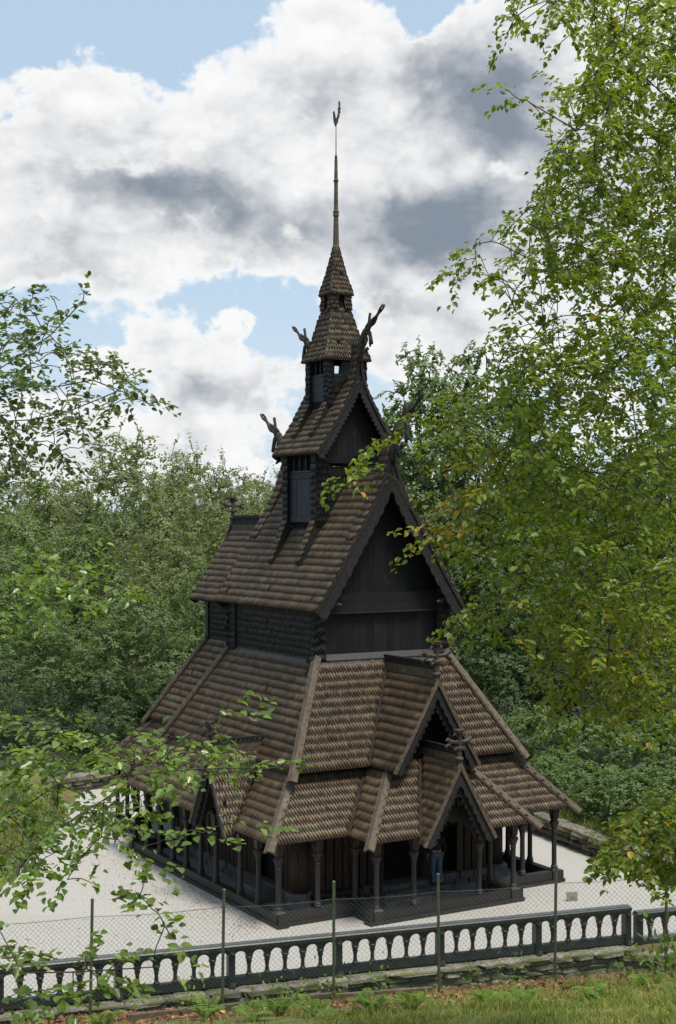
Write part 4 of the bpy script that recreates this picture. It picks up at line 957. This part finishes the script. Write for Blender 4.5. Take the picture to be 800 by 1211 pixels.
limbs = [[(bx, by, bz + 3.2), at(860, 585, 12.8), at(800, 552, 12.2), at(745, 562, 12.0), at(690, 560, 11.8), at(640, 540, 11.6), at(560, 500, 11.3), at(480, 500, 11.2)],
         [(bx, by, bz + 5.0), at(850, 330, 13), at(800, 300, 13), at(720, 300, 12.8), at(660, 325, 12.6), at(590, 290, 12.4)],
         [(bx, by, bz + 6.5), at(860, 60, 12.6), at(800, 75, 12.5), at(730, 120, 12.4), at(680, 150, 12.2), at(625, 125, 12)],
         [(bx, by, bz + 7.5), at(850, -60, 12.4), at(760, -20, 12.2), at(690, -30, 12), at(620, -10, 11.6)],
         [(bx, by, bz + 3.6), at(850, 480, 14.5), at(780, 470, 14.6), at(700, 478, 14.4), at(620, 470, 14)],
         [(bx, by, bz + 2.6), at(860, 700, 12.2), at(800, 690, 12), at(720, 690, 11.8), at(640, 690, 11.5), at(570, 710, 11.2)],
         [(bx, by, bz + 2.2), at(860, 830, 11.6), at(800, 780, 11.6), at(720, 770, 11.5), at(660, 790, 11.3)],
         [(bx, by, bz + 2.0), at(850, 990, 11.4), at(790, 975, 11.2), at(730, 1010, 11)]]
def yel(bs, r2):
    dep = bs[:, 1]; px = HX + bs[:, 0] * F / dep; py = HY - (bs[:, 2] - H) * F / dep
    pr = .03 + .75 * np.exp(-((px - 500) / 45) ** 2 - ((py - 620) / 45) ** 2) + .35 * np.exp(-((px - 540) / 60) ** 2 - ((py - 560) / 60) ** 2) + .28 * np.exp(-((px - 690) / 120) ** 2 - ((py - 800) / 70) ** 2) + .25 * np.exp(-((px - 770) / 60) ** 2 - ((py - 990) / 60) ** 2)
    return r2.uniform(0, 1, len(bs)) < pr
near_tree('beech_tree', 'large beech tree leaning over the court, sunlit green leaves turning yellow', tuple(rt), trunk, limbs, RT, 'leafright', 'bark', .062, 23, .27, .0030, r2, 300, .25, yel, rmax=.3)
# ---- trees reaching in from the left
r2 = np.random.default_rng(33)
bx, by = -4.6, 7.4; bz = zg(bx, by)
LT = region([(-40, 830), (40, 838), (130, 872), (200, 868), (250, 885), (300, 895), (260, 915), (215, 935), (200, 960), (120, 985), (60, 1040), (-40, 1070)], 165, 6.6, 8.6, r2)
LT += region([(-40, 655), (60, 662), (125, 680), (170, 698), (130, 712), (60, 722), (-40, 745)], 60, 7.5, 8.6, r2)
LT += region([(-40, 1080), (40, 1110), (110, 1120), (190, 1135), (180, 1150), (110, 1180), (30, 1200), (-40, 1230)], 30, 6.2, 7.0, r2)
LT += [at(x, y, Y) for x, y, Y in ((150, 1005, 6.4), (165, 1020, 6.4), (175, 1035, 6.3), (165, 1060, 6.3), (180, 1075, 6.2), (195, 1095, 6.2), (205, 1110, 6.1), (100, 1010, 6.5), (110, 1045, 6.4), (80, 1040, 6.4), (120, 990, 6.5), (320, 905, 6.7), (338, 903, 6.7), (285, 905, 6.7), (280, 975, 6.2), (240, 985, 6.2), (200, 990, 6.2), (262, 872, 6.6), (275, 845, 6.6), (292, 826, 6.5), (10, 965, 6.0), (40, 1005, 6.0), (60, 985, 6.0), (20, 1040, 6.0))]
trunk = [(bx, by, bz - .3), (bx + .1, by, bz + 1.5), (bx - .1, by, bz + 3.5), (bx, by + .1, bz + 6)]
limbs = [[(bx, by, bz + 1.2), at(-90, 1090, 6.6), at(0, 1018, 6.3), at(60, 985, 6.3), at(125, 945, 6.4), at(185, 905, 6.5), at(240, 850, 6.5), at(275, 815, 6.5)],
         [(bx, by, bz + 1.4), at(-90, 990, 7.0), at(0, 965, 7), at(70, 935, 6.9), at(150, 915, 6.8), at(230, 905, 6.7), at(330, 903, 6.7)],
         [(bx, by, bz + 2.4), at(-90, 730, 8), at(0, 672, 8), at(70, 675, 8), at(150, 700, 8)],
         [(bx, by, bz + .9), at(-60, 1170, 6.6), at(10, 1160, 6.5), at(90, 1150, 6.4), at(180, 1140, 6.3)],
         [(bx, by, bz + 1.6), at(-90, 905, 8), at(0, 895, 8), at(90, 890, 8), at(180, 875, 7.8)]]
near_tree('hazel_tree', 'young broad-leaved tree with large glossy leaves hanging before the court', (bx, by, bz), trunk, limbs, LT, 'leafleft', 'bark', .050, 16, .20, .0018, r2, 300, .08, rmax=.08, shape=.76, flat=.34, hang=.08)
r2 = np.random.default_rng(35)
bx, by = -6.2, 13.2; bz = zg(bx, by)
UT = region([(-40, 345), (40, 350), (75, 395), (120, 415), (150, 440), (170, 465), (140, 480), (130, 530), (90, 545), (40, 570), (-40, 590)], 220, 11.6, 13.6, r2)
UT += [at(x, y, 12.4) for x, y in ((100, 345), (92, 360), (60, 350), (40, 345), (25, 370), (190, 478), (180, 476), (165, 470), (160, 440), (140, 425), (70, 372), (10, 350), (125, 575), (145, 580), (110, 568))]
trunk = [(bx, by, bz - .3), (bx + .1, by, bz + 2.5), (bx - .1, by, bz + 5), (bx, by + .1, bz + 8.5)]
limbs = [[(bx, by, bz + 4.2), at(-80, 540, 12.8), at(0, 500, 12.5), at(80, 490, 12.4), at(140, 465, 12.4)], [(bx, by, bz + 5), at(-80, 470, 12.6), at(0, 440, 12.4), at(60, 400, 12.4), at(95, 355, 12.4)],
         [(bx, by, bz + 4.6), at(-80, 500, 13.2), at(20, 455, 13), at(110, 450, 12.8), at(180, 475, 12.4)], [(bx, by, bz + 5.4), at(-80, 420, 12.6), at(-10, 390, 12.4), at(20, 355, 12.4)]]
near_tree('alder_tree', 'thin-branched tree with small dark leaves spreading against the sky', (bx, by, bz), trunk, limbs, UT, 'leaftwig', 'barkpale', .066, 13, .25, .0030, r2, 250, .05, rmax=.14, flat=.42, hang=.1)

# ---- woodland beyond the court: a few kinds, each tree an object of its own
def wood_kind(seed, crown, nclump, per, nleaf, size, leafmat, bark, trunk_h=.9, low=.28, wisp=0., lsz=.5):
    r2 = np.random.default_rng(seed); T = []; CC = []
    # unit tree: height 1, crown half-width `crown`
    for _ in range(nclump):
        v = nrmz(r2.normal(0, 1, 3)); rr = r2.uniform(.45, 1.0) ** .6; c = v * rr; hgt_ = (low + 1) / 2 + c[2] * (1 - low) / 2; 
        f_ = 1 - .35 * max(0, c[2]) - .15 * max(0, -c[2]); p = np.array([c[0] * crown * f_, c[1] * crown * f_, hgt_]); cr_ = r2.uniform(.05, .12) * (crown / .3); CC.append(p)
        q = p + nrmz(r2.normal(0, 1, (per, 3))) * r2.uniform(.5, 1, (per, 1)) * cr_ * np.array([1, 1, .75]); q[:, 2] = np.minimum(q[:, 2], 1.0); T += list(q)
        if wisp and r2.uniform() < wisp: T += [p + np.array([r2.normal(0, .03), r2.normal(0, .03), r2.uniform(.02, .09)])]
    T = np.array(T)
    lim = [[(0, 0, -.03), (.01, 0, trunk_h * .4), (-.01, .01, trunk_h * .75), (0, 0, trunk_h)]]
    for i in range(6):
        a = i * 1.047 + r2.uniform(-.4, .4); z0 = r2.uniform(low * .9, .6); lim.append([(0, 0, z0), (math.cos(a) * crown * .4, math.sin(a) * crown * .4, z0 + .12), (math.cos(a) * crown * .75, math.sin(a) * crown * .75, z0 + .2)])
    A, par, cnt, ends, _ = grow(lim, T, .06, r2, 2, .005, .006)
    rad = np.clip(.0009 * cnt ** .5, .0009, .018); bm_ = branch_mesh('trunk', A, par, rad, bark, 4)
    dirs = nrmz(A[ends] - A[par[ends]] + np.array([0, 0, .0])); Ce = np.array(CC); E_ = A[ends]; cc_ = Ce[np.argmin(((E_[:, None] - Ce[None]) ** 2).sum(-1), 1)] - np.array([0, 0, .03]); bs, ld, nn, sz = sprays(E_, dirs, nleaf, .055 * crown / .3, size, r2, .15, .5, .15, cc_)
    return bm_, bulk_mesh('crown', leaf_verts(bs, ld, nn, sz, .8), LEAF_PAT, leafmat)
KIND = {'A': wood_kind(1, .30, 60, 14, 24, .0115, 'foliage_a', 'bark'), 'B': wood_kind(2, .27, 70, 11, 22, .0100, 'foliage_b', 'barkpale', .84, .22, .8),
        'C': wood_kind(3, .33, 60, 12, 22, .0145, 'foliage_c', 'bark', .9, .15), 'D': wood_kind(4, .48, 50, 9, 16, .034, 'foliage_d', 'bark', .8, .05),
        'E': wood_kind(5, .17, 60, 11, 20, .0105, 'foliage_d', 'bark', .95, .35), 'G': wood_kind(6, .34, 60, 13, 24, .0118, 'foliage_b', 'bark', .9, .18)}
HALF = dict(A=.30, B=.27, C=.33, D=.48, E=.17, G=.34)
def wood_tree(px, ytop, Y, wpx, k, name, label, group, cat='tree', rot=None):
    x = (px - HX) * Y / F; z0 = zg(x, Y) - .1; top = H - (ytop - HY) * Y / F; h = top - z0; wd = float(np.clip(wpx * Y / F / 2 / HALF[k], h * .85, h * 1.25))
    o = empty(name, (x, Y, z0), random.uniform(0, 6.28)); o.scale = (wd, wd, h); tag(o, label, cat, group)
    t_ = link('trunk', KIND[k][0], o); c = link('crown', KIND[k][1], o); c['kind'] = 'stuff'
    return o
NM = {'A': 'woodland_tree', 'B': 'birch_tree', 'C': 'low_tree', 'G': 'bushy_tree'}
for (px, yt, Y, wp, k, lb) in ((150, 518, 84, 190, 'B', 'tallest pale feathery birch of the wood beyond the chancel'), (262, 555, 88, 150, 'B', 'pale birch whose top shows just beyond the chancel ridge cross'), (215, 538, 92, 120, 'B', 'slim pale birch between the tallest birch and the chancel ridge'),
        (60, 572, 92, 190, 'G', 'yellowish bushy tree on the skyline behind the small-leaved alder branches'), (-40, 565, 80, 200, 'A', 'broad green tree behind the limbs of the alder'), (318, 572, 96, 120, 'B', 'far birch seen just past the swept edge of the nave roof'),
        (200, 632, 76, 170, 'G', 'rounded yellowish green tree below the tall birches'), (95, 622, 78, 190, 'A', 'broad green tree in front of the skyline bushy tree'), (10, 648, 70, 180, 'A', 'broad green tree behind the middle hazel branch'), (250, 660, 72, 130, 'A', 'green tree close beside the chancel roof eaves'),
        (170, 705, 68, 150, 'A', 'rounded green tree below the yellowish tree, beside the chancel wall'), (60, 725, 66, 170, 'A', 'large rounded green tree behind the hazel, at the front of the wood'), (225, 745, 69, 110, 'C', 'dark low tree touching the chancel lean-to roof'), (130, 778, 65, 150, 'C', 'dark low tree at the edge of the wood above the far stone wall'),
        (20, 802, 64, 150, 'C', 'dark low tree behind the thick hazel leaves'), (190, 802, 67, 100, 'C', 'small dark tree just outside the chancel gallery roof'), (80, 832, 66, 120, 'C', 'small dark tree at the foot of the large rounded tree'), (-60, 720, 60, 170, 'C', 'dark tree at the outer end of the wood, mostly hidden')):
    wood_tree(px, yt, Y, wp, k, NM[k], lb, 'trees in the wood beside the chancel')
for (px, yt, Y, wp, k, lb) in ((500, 402, 70, 120, 'E', 'tall leafy tree rising right behind the near dragon head'), (575, 398, 76, 150, 'E', 'tall leafy tree beside the one behind the dragon head'), (535, 470, 74, 150, 'E', 'shorter leafy tree between the two tall trees'), (470, 500, 80, 130, 'E', 'leafy tree glimpsed just behind the nave gable')):
    wood_tree(px, yt, Y, wp, k, 'tall_tree', lb, 'tall trees behind the entrance gable')
for (px, yt, Y, wp, k, lb) in ((640, 500, 82, 190, 'A', 'green tree in the wood next to the tall trees'), (740, 520, 80, 200, 'A', 'green tree behind the middle of the beech crown'), (830, 480, 78, 200, 'A', 'green tree behind the beech trunk'), (560, 640, 72, 150, 'C', 'dark shaded tree close behind the nave gable edge'), (640, 660, 70, 170, 'C', 'dark shaded tree beyond the aisle roof hip'),
        (720, 680, 70, 170, 'C', 'dark shaded tree behind the lower beech boughs'), (800, 690, 66, 170, 'C', 'dark shaded tree behind the outermost beech boughs'), (600, 760, 68, 110, 'C', 'small dark tree just above the gallery roof hip')):
    wood_tree(px, yt, Y, wp, k, 'shade_tree', lb, 'trees beyond the grass-topped stone wall')
for (px, yt, Y, wp, k) in ((640, 835, 60, 90, 'D'), (700, 845, 59, 110, 'D'), (765, 850, 57, 110, 'D'), (655, 885, 57, 80, 'D'), (612, 840, 63, 70, 'D'), (725, 905, 55, 90, 'D'), (795, 900, 52, 90, 'D'), (685, 925, 55, 70, 'D'), (820, 860, 56, 100, 'D'), (651, 895, 55, 90, 'D'), (688, 900, 52, 90, 'D'), (718, 908, 50.2, 90, 'D'), (752, 912, 48.4, 90, 'D'), (795, 922, 46.6, 90, 'D'), (668, 890, 57, 90, 'D')):
    wood_tree(px, yt, Y, wp, k, 'shrub', 'leafy green shrub growing behind the grass-topped stone wall', 'shrubs behind the grass-topped stone wall', 'shrub')
for i in range(22):
    px = -160 + i * 54 + random.uniform(-15, 15)
    wood_tree(px, 560 + random.uniform(-12, 14), random.uniform(115, 150), random.uniform(110, 150), random.choice('AGAB'), 'distant_tree', 'small far tree on the skyline of the wood', 'far trees on the skyline')

# ---- grass, ferns, litter
BL_PAT = [(0, 1, 2, 3), (3, 2, 4)]
def blades(name, X, Y, Zz, hh, mat, wd=.009, lean=.5, r2=rng):
    n = len(X); th_ = r2.uniform(0, 6.28, n); s = np.stack([np.cos(th_), np.sin(th_), 0 * th_], 1); ln = r2.normal(0, lean, (n, 2)) * hh[:, None]
    B = np.stack([X, Y, Zz], 1); w_ = (wd * r2.uniform(.6, 1.3, n))[:, None]; mid = B + np.stack([ln[:, 0] * .3, ln[:, 1] * .3, hh * .6], 1); tip = B + np.stack([ln[:, 0], ln[:, 1], hh * r2.uniform(.75, 1, n)], 1)
    me = bulk_mesh(name, np.stack([B - s * w_, B + s * w_, mid + s * w_ * .8, mid - s * w_ * .8, tip], 1), BL_PAT, mat)
    return me
r2 = np.random.default_rng(5)
n = 90000; X = r2.uniform(-6.5, 6.5, n); Y = 14.2 + (FY - 14.3) * r2.uniform(0, 1, n) ** .9
clump = wave(X, Y, 2.6) + .6 * wave(X + 3, Y, 6.1) + .25 * np.clip(X, -4, 4); keep = clump + r2.normal(0, .5, n) > .45; keep &= ~((Y > 21.6) & (wave(X, Y, 3) < .1) & (X < 1.2))
X, Y = X[keep], Y[keep]; hh = .03 + .13 * r2.uniform(0, 1, len(X)) ** 2.5 + .09 * np.clip(wave(X, Y, 2.6), 0, 1)
tag(link('grass', blades('grass', X, Y, hgt(X, Y) - .01, hh, 'grass', .007, .55, r2)), 'short green grass on the slope below the fence', 'grass', kind='stuff')
n = 26000; X = np.concatenate([r2.uniform(7.4, 14.5, n), r2.uniform(-16, -9.8, n // 2)]); Y = np.concatenate([r2.uniform(41, 58, n), r2.uniform(39, 56, n // 2)])
ok = ((X > 0) & ((X - 8.75) - .43 * (47.9 - Y) > .1) & ((X - 8.75) - .43 * (47.9 - Y) < 3)) | ((X < -10.5)); X, Y = X[ok], Y[ok]
hh = .12 + .32 * r2.uniform(0, 1, len(X)) ** 2
tag(link('bank_grass', blades('bank_grass', X, Y, hgt(X, Y) - .02, hh, 'bankgrass', .016, .5, r2)), 'rough grass on the banks around the gravel court', 'grass', kind='stuff')
def litter(name, X, Y, Zz, size, mat, label, r2=r2):
    n = len(X); d_ = nrmz(np.stack([r2.normal(0, 1, n), r2.normal(0, 1, n), r2.normal(0, .25, n)], 1)); nn = np.stack([r2.normal(0, .4, n), r2.normal(0, .4, n), np.ones(n)], 1)
    o = link(name, bulk_mesh(name, leaf_verts(np.stack([X, Y, Zz], 1), d_, nn, size * r2.uniform(.6, 1.3, n), .7, .3, .1), LEAF_PAT, mat)); tag(o, label, 'leaves', kind='stuff')
n = 9000; X = 6.5 - 11.3 * r2.uniform(0, 1, n) ** 1.5; Y = FY + .05 + np.clip(.30 + .085 * (X + 2), .25, .9) * r2.uniform(-.5, 1.3, n)
X2_ = r2.uniform(-5, 6, 2600); Y2_ = FY - np.abs(r2.normal(0, 1.1, 2600))
X = np.concatenate([X, X2_]); Y = np.concatenate([Y, Y2_])
litter('leaf_litter', X, Y, hgt(X, Y) + .015 + .03 * r2.uniform(0, 1, len(X)), .085, 'litter', 'fallen russet beech leaves along the foot of the fence')
Bq, Nq = DEBRIS; m_ = len(Bq)
dob = link('roof_leaf_scraps', bulk_mesh('roof_leaf_scraps', leaf_verts(Bq, r2.normal(0, 1, (m_, 3)), Nq + r2.normal(0, .2, (m_, 3)), r2.uniform(.02, .055, m_), .7), LEAF_PAT, 'scrap'), church); dob['kind'] = 'stuff'
n = 1500; s_ = r2.uniform(-5.5, 5.5, n); o_ = np.abs(r2.normal(0, 1.1, n)) + .15; la_ = -W_ - o_; lb_ = s_
X = -.065 + la_ * math.cos(TH) + lb_ * math.sin(TH); Y = 46.459 + la_ * math.sin(TH) - lb_ * math.cos(TH)
X = np.concatenate([X, r2.uniform(-9, 9, 900)]); Y = np.concatenate([Y, r2.uniform(36, 45, 900)])
ok = ((X - BA.x) * BN.x + (Y - BA.y) * BN.y > .3); X, Y = X[ok], Y[ok]
litter('fallen_leaves', X, Y, np.full(len(X), .012), .04, 'litter', 'small dry leaves scattered over the pale gravel')
def frond(seed):
    r3 = np.random.default_rng(seed); m = 16; B = []; D = []; S = []
    for i in range(m):
        u = (i + .5) / m; x = u * .9; z = .55 * math.sin(u * 2.2) ; ln = .26 * math.sin(math.pi * min(1, .12 + u * .9)) ** .8 + .02
        for s in (-1, 1): B.append((x, 0, z)); D.append((.45, s, .1 - .3 * u)); S.append(ln)
    V = leaf_verts(np.array(B), np.array(D, float), np.tile([[0, 0, 1.]], (2 * m, 1)), np.array(S), .28, .1, .15)
    return bulk_mesh('frond', V, LEAF_PAT, 'fern')
FR = [frond(s) for s in range(3)]
def fern(px, py, Y, s, label):
    p = at(px, py, Y); x = p.x; z = zg(x, Y); o = empty('fern', (x, Y, z)); tag(o, label, 'fern', 'ferns on the grass slope')
    for i in range(8):
        f_ = link('frond', random.choice(FR), o); k = s * random.uniform(.75, 1.1); f_.scale = (k, k, k); f_.rotation_euler = (random.uniform(-.1, .1), random.uniform(-.35, .2), i * .785 + random.uniform(-.3, .3))
fern(440, 1200, 20.0, .42, 'fern with arching fronds below the fence timber, in front of the wall of planks'); fern(487, 1205, 19.9, .38, 'smaller fern beside the larger one on the grass slope')
for (px, Y, s) in ((330, 20.3, .4), (372, 19.8, .4), (245, 20.3, .4), (575, 19.4, .36), (700, 19.5, .36), (770, 20.0, .4), (120, 20.3, .4), (620, 19.0, .36), (300, 19.6, .38)):
    fern(px, 1200, Y, s, 'low green fern growing in the grass slope below the wire fence')
def weed(px, Y, s):
    p = at(px, 1180, Y); z = zg(p.x, Y); o = empty('weed', (p.x, Y, z)); tag(o, 'small leafy weed growing at the foot of the wire fence', 'plant', 'weeds along the wire fence')
    r3 = np.random.default_rng(int(px)); m = 60; B = r3.normal(0, .14, (m, 3)) * s; B[:, 2] = np.abs(B[:, 2]) * 1.6; D = nrmz(B + r3.normal(0, .1, (m, 3)))
    c = link('crown', bulk_mesh('crown', leaf_verts(B, D, np.tile([[0, 0, 1.]], (m, 1)) + r3.normal(0, .4, (m, 3)), r3.uniform(.05, .10, m) * s, .6), LEAF_PAT, 'fern'), o)
    st = MB(); 
    for i in range(5): a = B[i * 7]; st.tube([(0, 0, -.02), tuple(a * .5 + np.array([0, 0, .05])), tuple(a)], .004, 4)
    st.build('stem', 'fern', o)
for px, Y, s in ((325, 22.1, 1.), (350, 22.0, .9), (380, 22.15, 1.0), (405, 22.6, .9), (225, 21.9, 1.), (455, 22.7, .9), (560, 22.9, .8), (782, 22.5, 1.5), (795, 22.2, 1.6), (610, 21.8, .9), (740, 21.9, 1.0), (300, 22.2, .8)): weed(px, Y, s)

# ---- chain-link fence with green posts, timber edging
fe = empty('chain_link_fence', (0, FY, 0)); tag(fe, 'green wire chain-link fence on thin posts in front of the balustrade', 'fence')
fx = [(p - HX) * FY / F for p in (-40, 108, 264, 395, 519, 657, 788, 920)]
lean = [0, .02, .015, 0, -.01, .012, .01, 0]
for x, le_ in zip(fx, lean):
    z = fence_z(x); mb = MB(); mb.tube([(x - le_, 0, z - .3), (x + le_, 0, z + 1.90)], .024, 8); p = mb.build('post', 'greenpost', fe)
    mb = MB(); mb.lathe((x + le_, 0, z + 1.90), [(.027, -.02), (.027, .01), (.01, .025)], 8); mb.build('post_cap', 'greenpost', p)
MH = 1.64
mb = MB()
for x0, x1 in zip(fx[:-1], fx[1:]):
    pt_ = [(x0 + (x1 - x0) * u, -.025, fence_z(x0 + (x1 - x0) * u) + MH - .03 * math.sin(math.pi * u)) for u in np.linspace(0, 1, 7)]; mb.tube(pt_, .004, 4)
mb.build('top_wire', 'wire', fe)
D_ = .082; segV = []
def wz(x, u): return fence_z(x) + .03 + u * (MH - .03)
nw_ = int((fx[-1] - fx[0] + 2) / D_)
for s in (1, -1):
    for i in range(-24, nw_ + 24):
        x0 = fx[0] + i * D_; x1 = x0 + s * MH
        xa, xb = sorted((x0, x1)); 
        ua = 0.; ub = 1.
        p = np.array([x0, -.025 + .004 * s, wz(x0, 0)]); q = np.array([x1, -.025 + .004 * s, wz(x1, 1)])
        d_ = nrmz(q - p); u = np.array([0, 1., 0]); v = np.cross(d_, u); r_ = .0019
        ring = [c + (u * math.cos(t_) + v * math.sin(t_)) * r_ for c in (p, q) for t_ in (0, 2.094, 4.189)]; segV.append(ring)
wm = link('wire_mesh', bulk_mesh('wire_mesh', np.array(segV), [(0, 1, 4, 3), (1, 2, 5, 4), (2, 0, 3, 5)], 'wire'), fe); wm['kind'] = 'stuff'
def timber(px0, px1, Y0, Y1, h, up0, up1, label, mat='board'):
    x0, x1 = (px0 - HX) * Y0 / F, (px1 - HX) * Y1 / F; p, q = Vector((x0, Y0, zg(x0, Y0) + up0)), Vector((x1, Y1, zg(x1, Y1) + up1)); mb = MB(); mb.bar((0, 0, 0), q - p, .07, h); o = mb.build('timber_edging', mat); o.location = p; tag(o, label, 'timber')
timber(262, 394, 22.15, 22.2, .20, -.04, -.04, 'weathered plank set on edge at the fence foot, left of another plank')
timber(398, 512, 22.15, 22.25, .18, -.04, -.03, 'second weathered plank at the fence foot, its end near a post')
timber(150, 258, 21.2, 22.0, .12, .02, .05, 'thin fallen timber slanting up to the end of the fence planks')
# ================================================================== PERSON in the porch
pa, pb = .86, 4.55
pr = empty('person', (-.065 + pa * math.cos(TH) + pb * math.sin(TH), 46.459 + pa * math.sin(TH) - pb * math.cos(TH), .30), R(200)); pr.scale = (1.0, 1.0, 1.0)
tag(pr, 'person in dark jacket and blue jeans standing on the steps inside the porch', 'person')
def skin(name, joints, edges, mat, root=0, sub=2):
    bm = bmesh.new(); lay = bm.verts.layers.skin.verify(); vs_ = []
    for i, (p, r_) in enumerate(joints):
        v = bm.verts.new(p); sv = v[lay]; sv.radius = (r_ if hasattr(r_, '__len__') else (r_, r_)); sv.use_root = (i == root); vs_.append(v)
    for a, b in edges: bm.edges.new((vs_[a], vs_[b]))
    me = bpy.data.meshes.new(name); bm.to_mesh(me); bm.free(); me.materials.append(MAT[mat]); o = link(name, me, pr)
    m = o.modifiers.new('skin', 'SKIN'); m.use_smooth_shade = True; s = o.modifiers.new('sub', 'SUBSURF'); s.levels = s.render_levels = sub
    return o
chain = lambda *i: list(zip(i[:-1], i[1:]))
skin('body', [((0, 0, .92), (.14, .10)), ((0, 0, 1.15), (.13, .09)), ((0, .0, 1.36), (.15, .09)), ((0, .01, 1.47), .055), ((0, -.01, 1.54), .055), ((0, -.015, 1.60), (.072, .088)), ((0, -.01, 1.70), (.07, .085)), ((0, 0, 1.745), (.04, .05)),
              ((.09, 0, .86), .085), ((.10, -.02, .48), .055), ((.10, .02, .10), .04), ((.10, -.10, .04), .035), ((-.09, 0, .86), .085), ((-.10, .03, .48), .055), ((-.11, .09, .10), .04), ((-.11, -.02, .04), .035),
              ((.19, 0, 1.38), .06), ((.25, .03, 1.12), .042), ((.24, -.08, .90), .034), ((.24, -.12, .83), .032), ((-.19, 0, 1.38), .06), ((-.25, .03, 1.12), .042), ((-.24, -.06, .90), .034), ((-.24, -.09, .83), .032)],
     chain(0, 1, 2, 3, 4, 5, 6, 7) + [(0, 8), (0, 12), (2, 16), (2, 20)] + chain(8, 9, 10, 11) + chain(12, 13, 14, 15) + chain(16, 17, 18, 19) + chain(20, 21, 22, 23), 'skin')
skin('jeans', [((0, 0, .95), (.165, .125)), ((.095, 0, .84), .105), ((.10, -.02, .48), .075), ((.10, .02, .12), .06), ((-.095, 0, .84), .105), ((-.10, .03, .48), .075), ((-.11, .09, .12), .06), ((0, 0, 1.04), (.16, .12))], [(0, 7), (0, 1), (0, 4)] + chain(1, 2, 3) + chain(4, 5, 6), 'jeans')
skin('jacket', [((0, 0, .98), (.18, .14)), ((0, 0, 1.2), (.175, .13)), ((0, .0, 1.38), (.17, .115)), ((0, .01, 1.47), .085), ((.20, 0, 1.38), .082), ((.265, .03, 1.12), .065), ((.25, -.07, .92), .052), ((-.20, 0, 1.38), .082), ((-.265, .03, 1.12), .065), ((-.25, -.05, .92), .052)], chain(0, 1, 2, 3) + [(2, 4), (2, 7)] + chain(4, 5, 6) + chain(7, 8, 9), 'jacket')
skin('hair', [((0, .03, 1.62), (.075, .075)), ((0, .02, 1.70), (.08, .085)), ((0, .01, 1.755), (.05, .055))], chain(0, 1, 2), 'hair', 0, 2)
for s, y in ((.10, -.02), (-.11, .05)):
    skin('shoe', [((s, y + .06, .045), .05), ((s, y - .06, .04), .048), ((s, y - .16, .03), .035)], chain(0, 1, 2), 'shoe')
for s, y in ((.24, -.12), (-.24, -.09)):       # hand: palm with five fingers
    sg2 = 1 if s > 0 else -1; J = [((s, y, .84), (.022, .035)), ((s, y - .01, .77), (.02, .038))]; Eg = [(0, 1)]
    for k in range(4): J += [((s, y - .035 + k * .021, .735 - .004 * (k in (1, 2))), .009), ((s - sg2 * .01, y - .035 + k * .021, .70 - .008 * (k in (1, 2))), .008)]; Eg += [(1, len(J) - 2), (len(J) - 2, len(J) - 1)]
    J += [((s - sg2 * .02, y - .05, .80), .010), ((s - sg2 * .03, y - .06, .765), .009)]; Eg += [(0, len(J) - 2), (len(J) - 2, len(J) - 1)]
    skin('hand', J, Eg, 'skin', 0, 1)
# nose and ears
mb = MB(); mb.tube([(0, -.095, 1.645), (0, -.118, 1.62), (0, -.10, 1.61)], [.008, .014, .01], 6); mb.build('nose', 'skin', pr)
for s in (-1, 1): mb = MB(); mb.tube([(s * .078, .0, 1.66), (s * .086, .01, 1.635), (s * .078, 0, 1.61)], [.012, .018, .01], 6); mb.build('ear', 'skin', pr)
for s in (-1, 1): mb = MB(); mb.lathe((s * .03, -.088, 1.645), [(.004, -.006), (.009, 0), (.004, .006)], 6); mb.build('eye', 'hair', pr)
mb = MB(); mb.tube([(-.025, -.092, 1.575), (0, -.098, 1.573), (.025, -.092, 1.575)], .005, 5); mb.build('mouth', 'skin', pr)

# ---- small inscribed slab lying on the gravel
p = at(677.5, 1066, 1682.3 * 11.3 / (1066 - HY)); o = empty('marker_slab', (p.x, p.y, .0), TH * .3); tag(o, 'small pale inscribed marker slab standing on the gravel beside the church', 'marker')
mb = MB(); mb.hexa([(-.15, 0, 0), (.15, 0, 0), (.15, .06, 0), (-.15, .06, 0), (-.17, .06, .26), (.17, .06, .26), (.17, .11, .25), (-.17, .11, .25)]); mb.build('slab', 'plate', o)
for i in range(4):
    z = .045 + i * .042; y = .06 * z / .22 - .004; mb = MB(); mb.box(-.11, .11 - .04 * (i % 2), y, y + .006, z, z + .014); mb.build('inscription', 'plateink', o)
# ground under the wood
gme = ground.data; gme.materials.append(MAT['forestfloor']); gme.materials.append(MAT['farhill']); gme.materials.append(MAT['soil'])
nv = len(gme.vertices); co = np.zeros(nv * 3); gme.vertices.foreach_get('co', co); co = co.reshape(-1, 3)
for poly in gme.polygons:
    c = poly.center
    if c.y > 260 or abs(c.x) > 260: poly.material_index = 2
    elif c.y > 59 or abs(c.x) > 15: poly.material_index = 1
    elif FY - .9 < c.y < 36: poly.material_index = 3
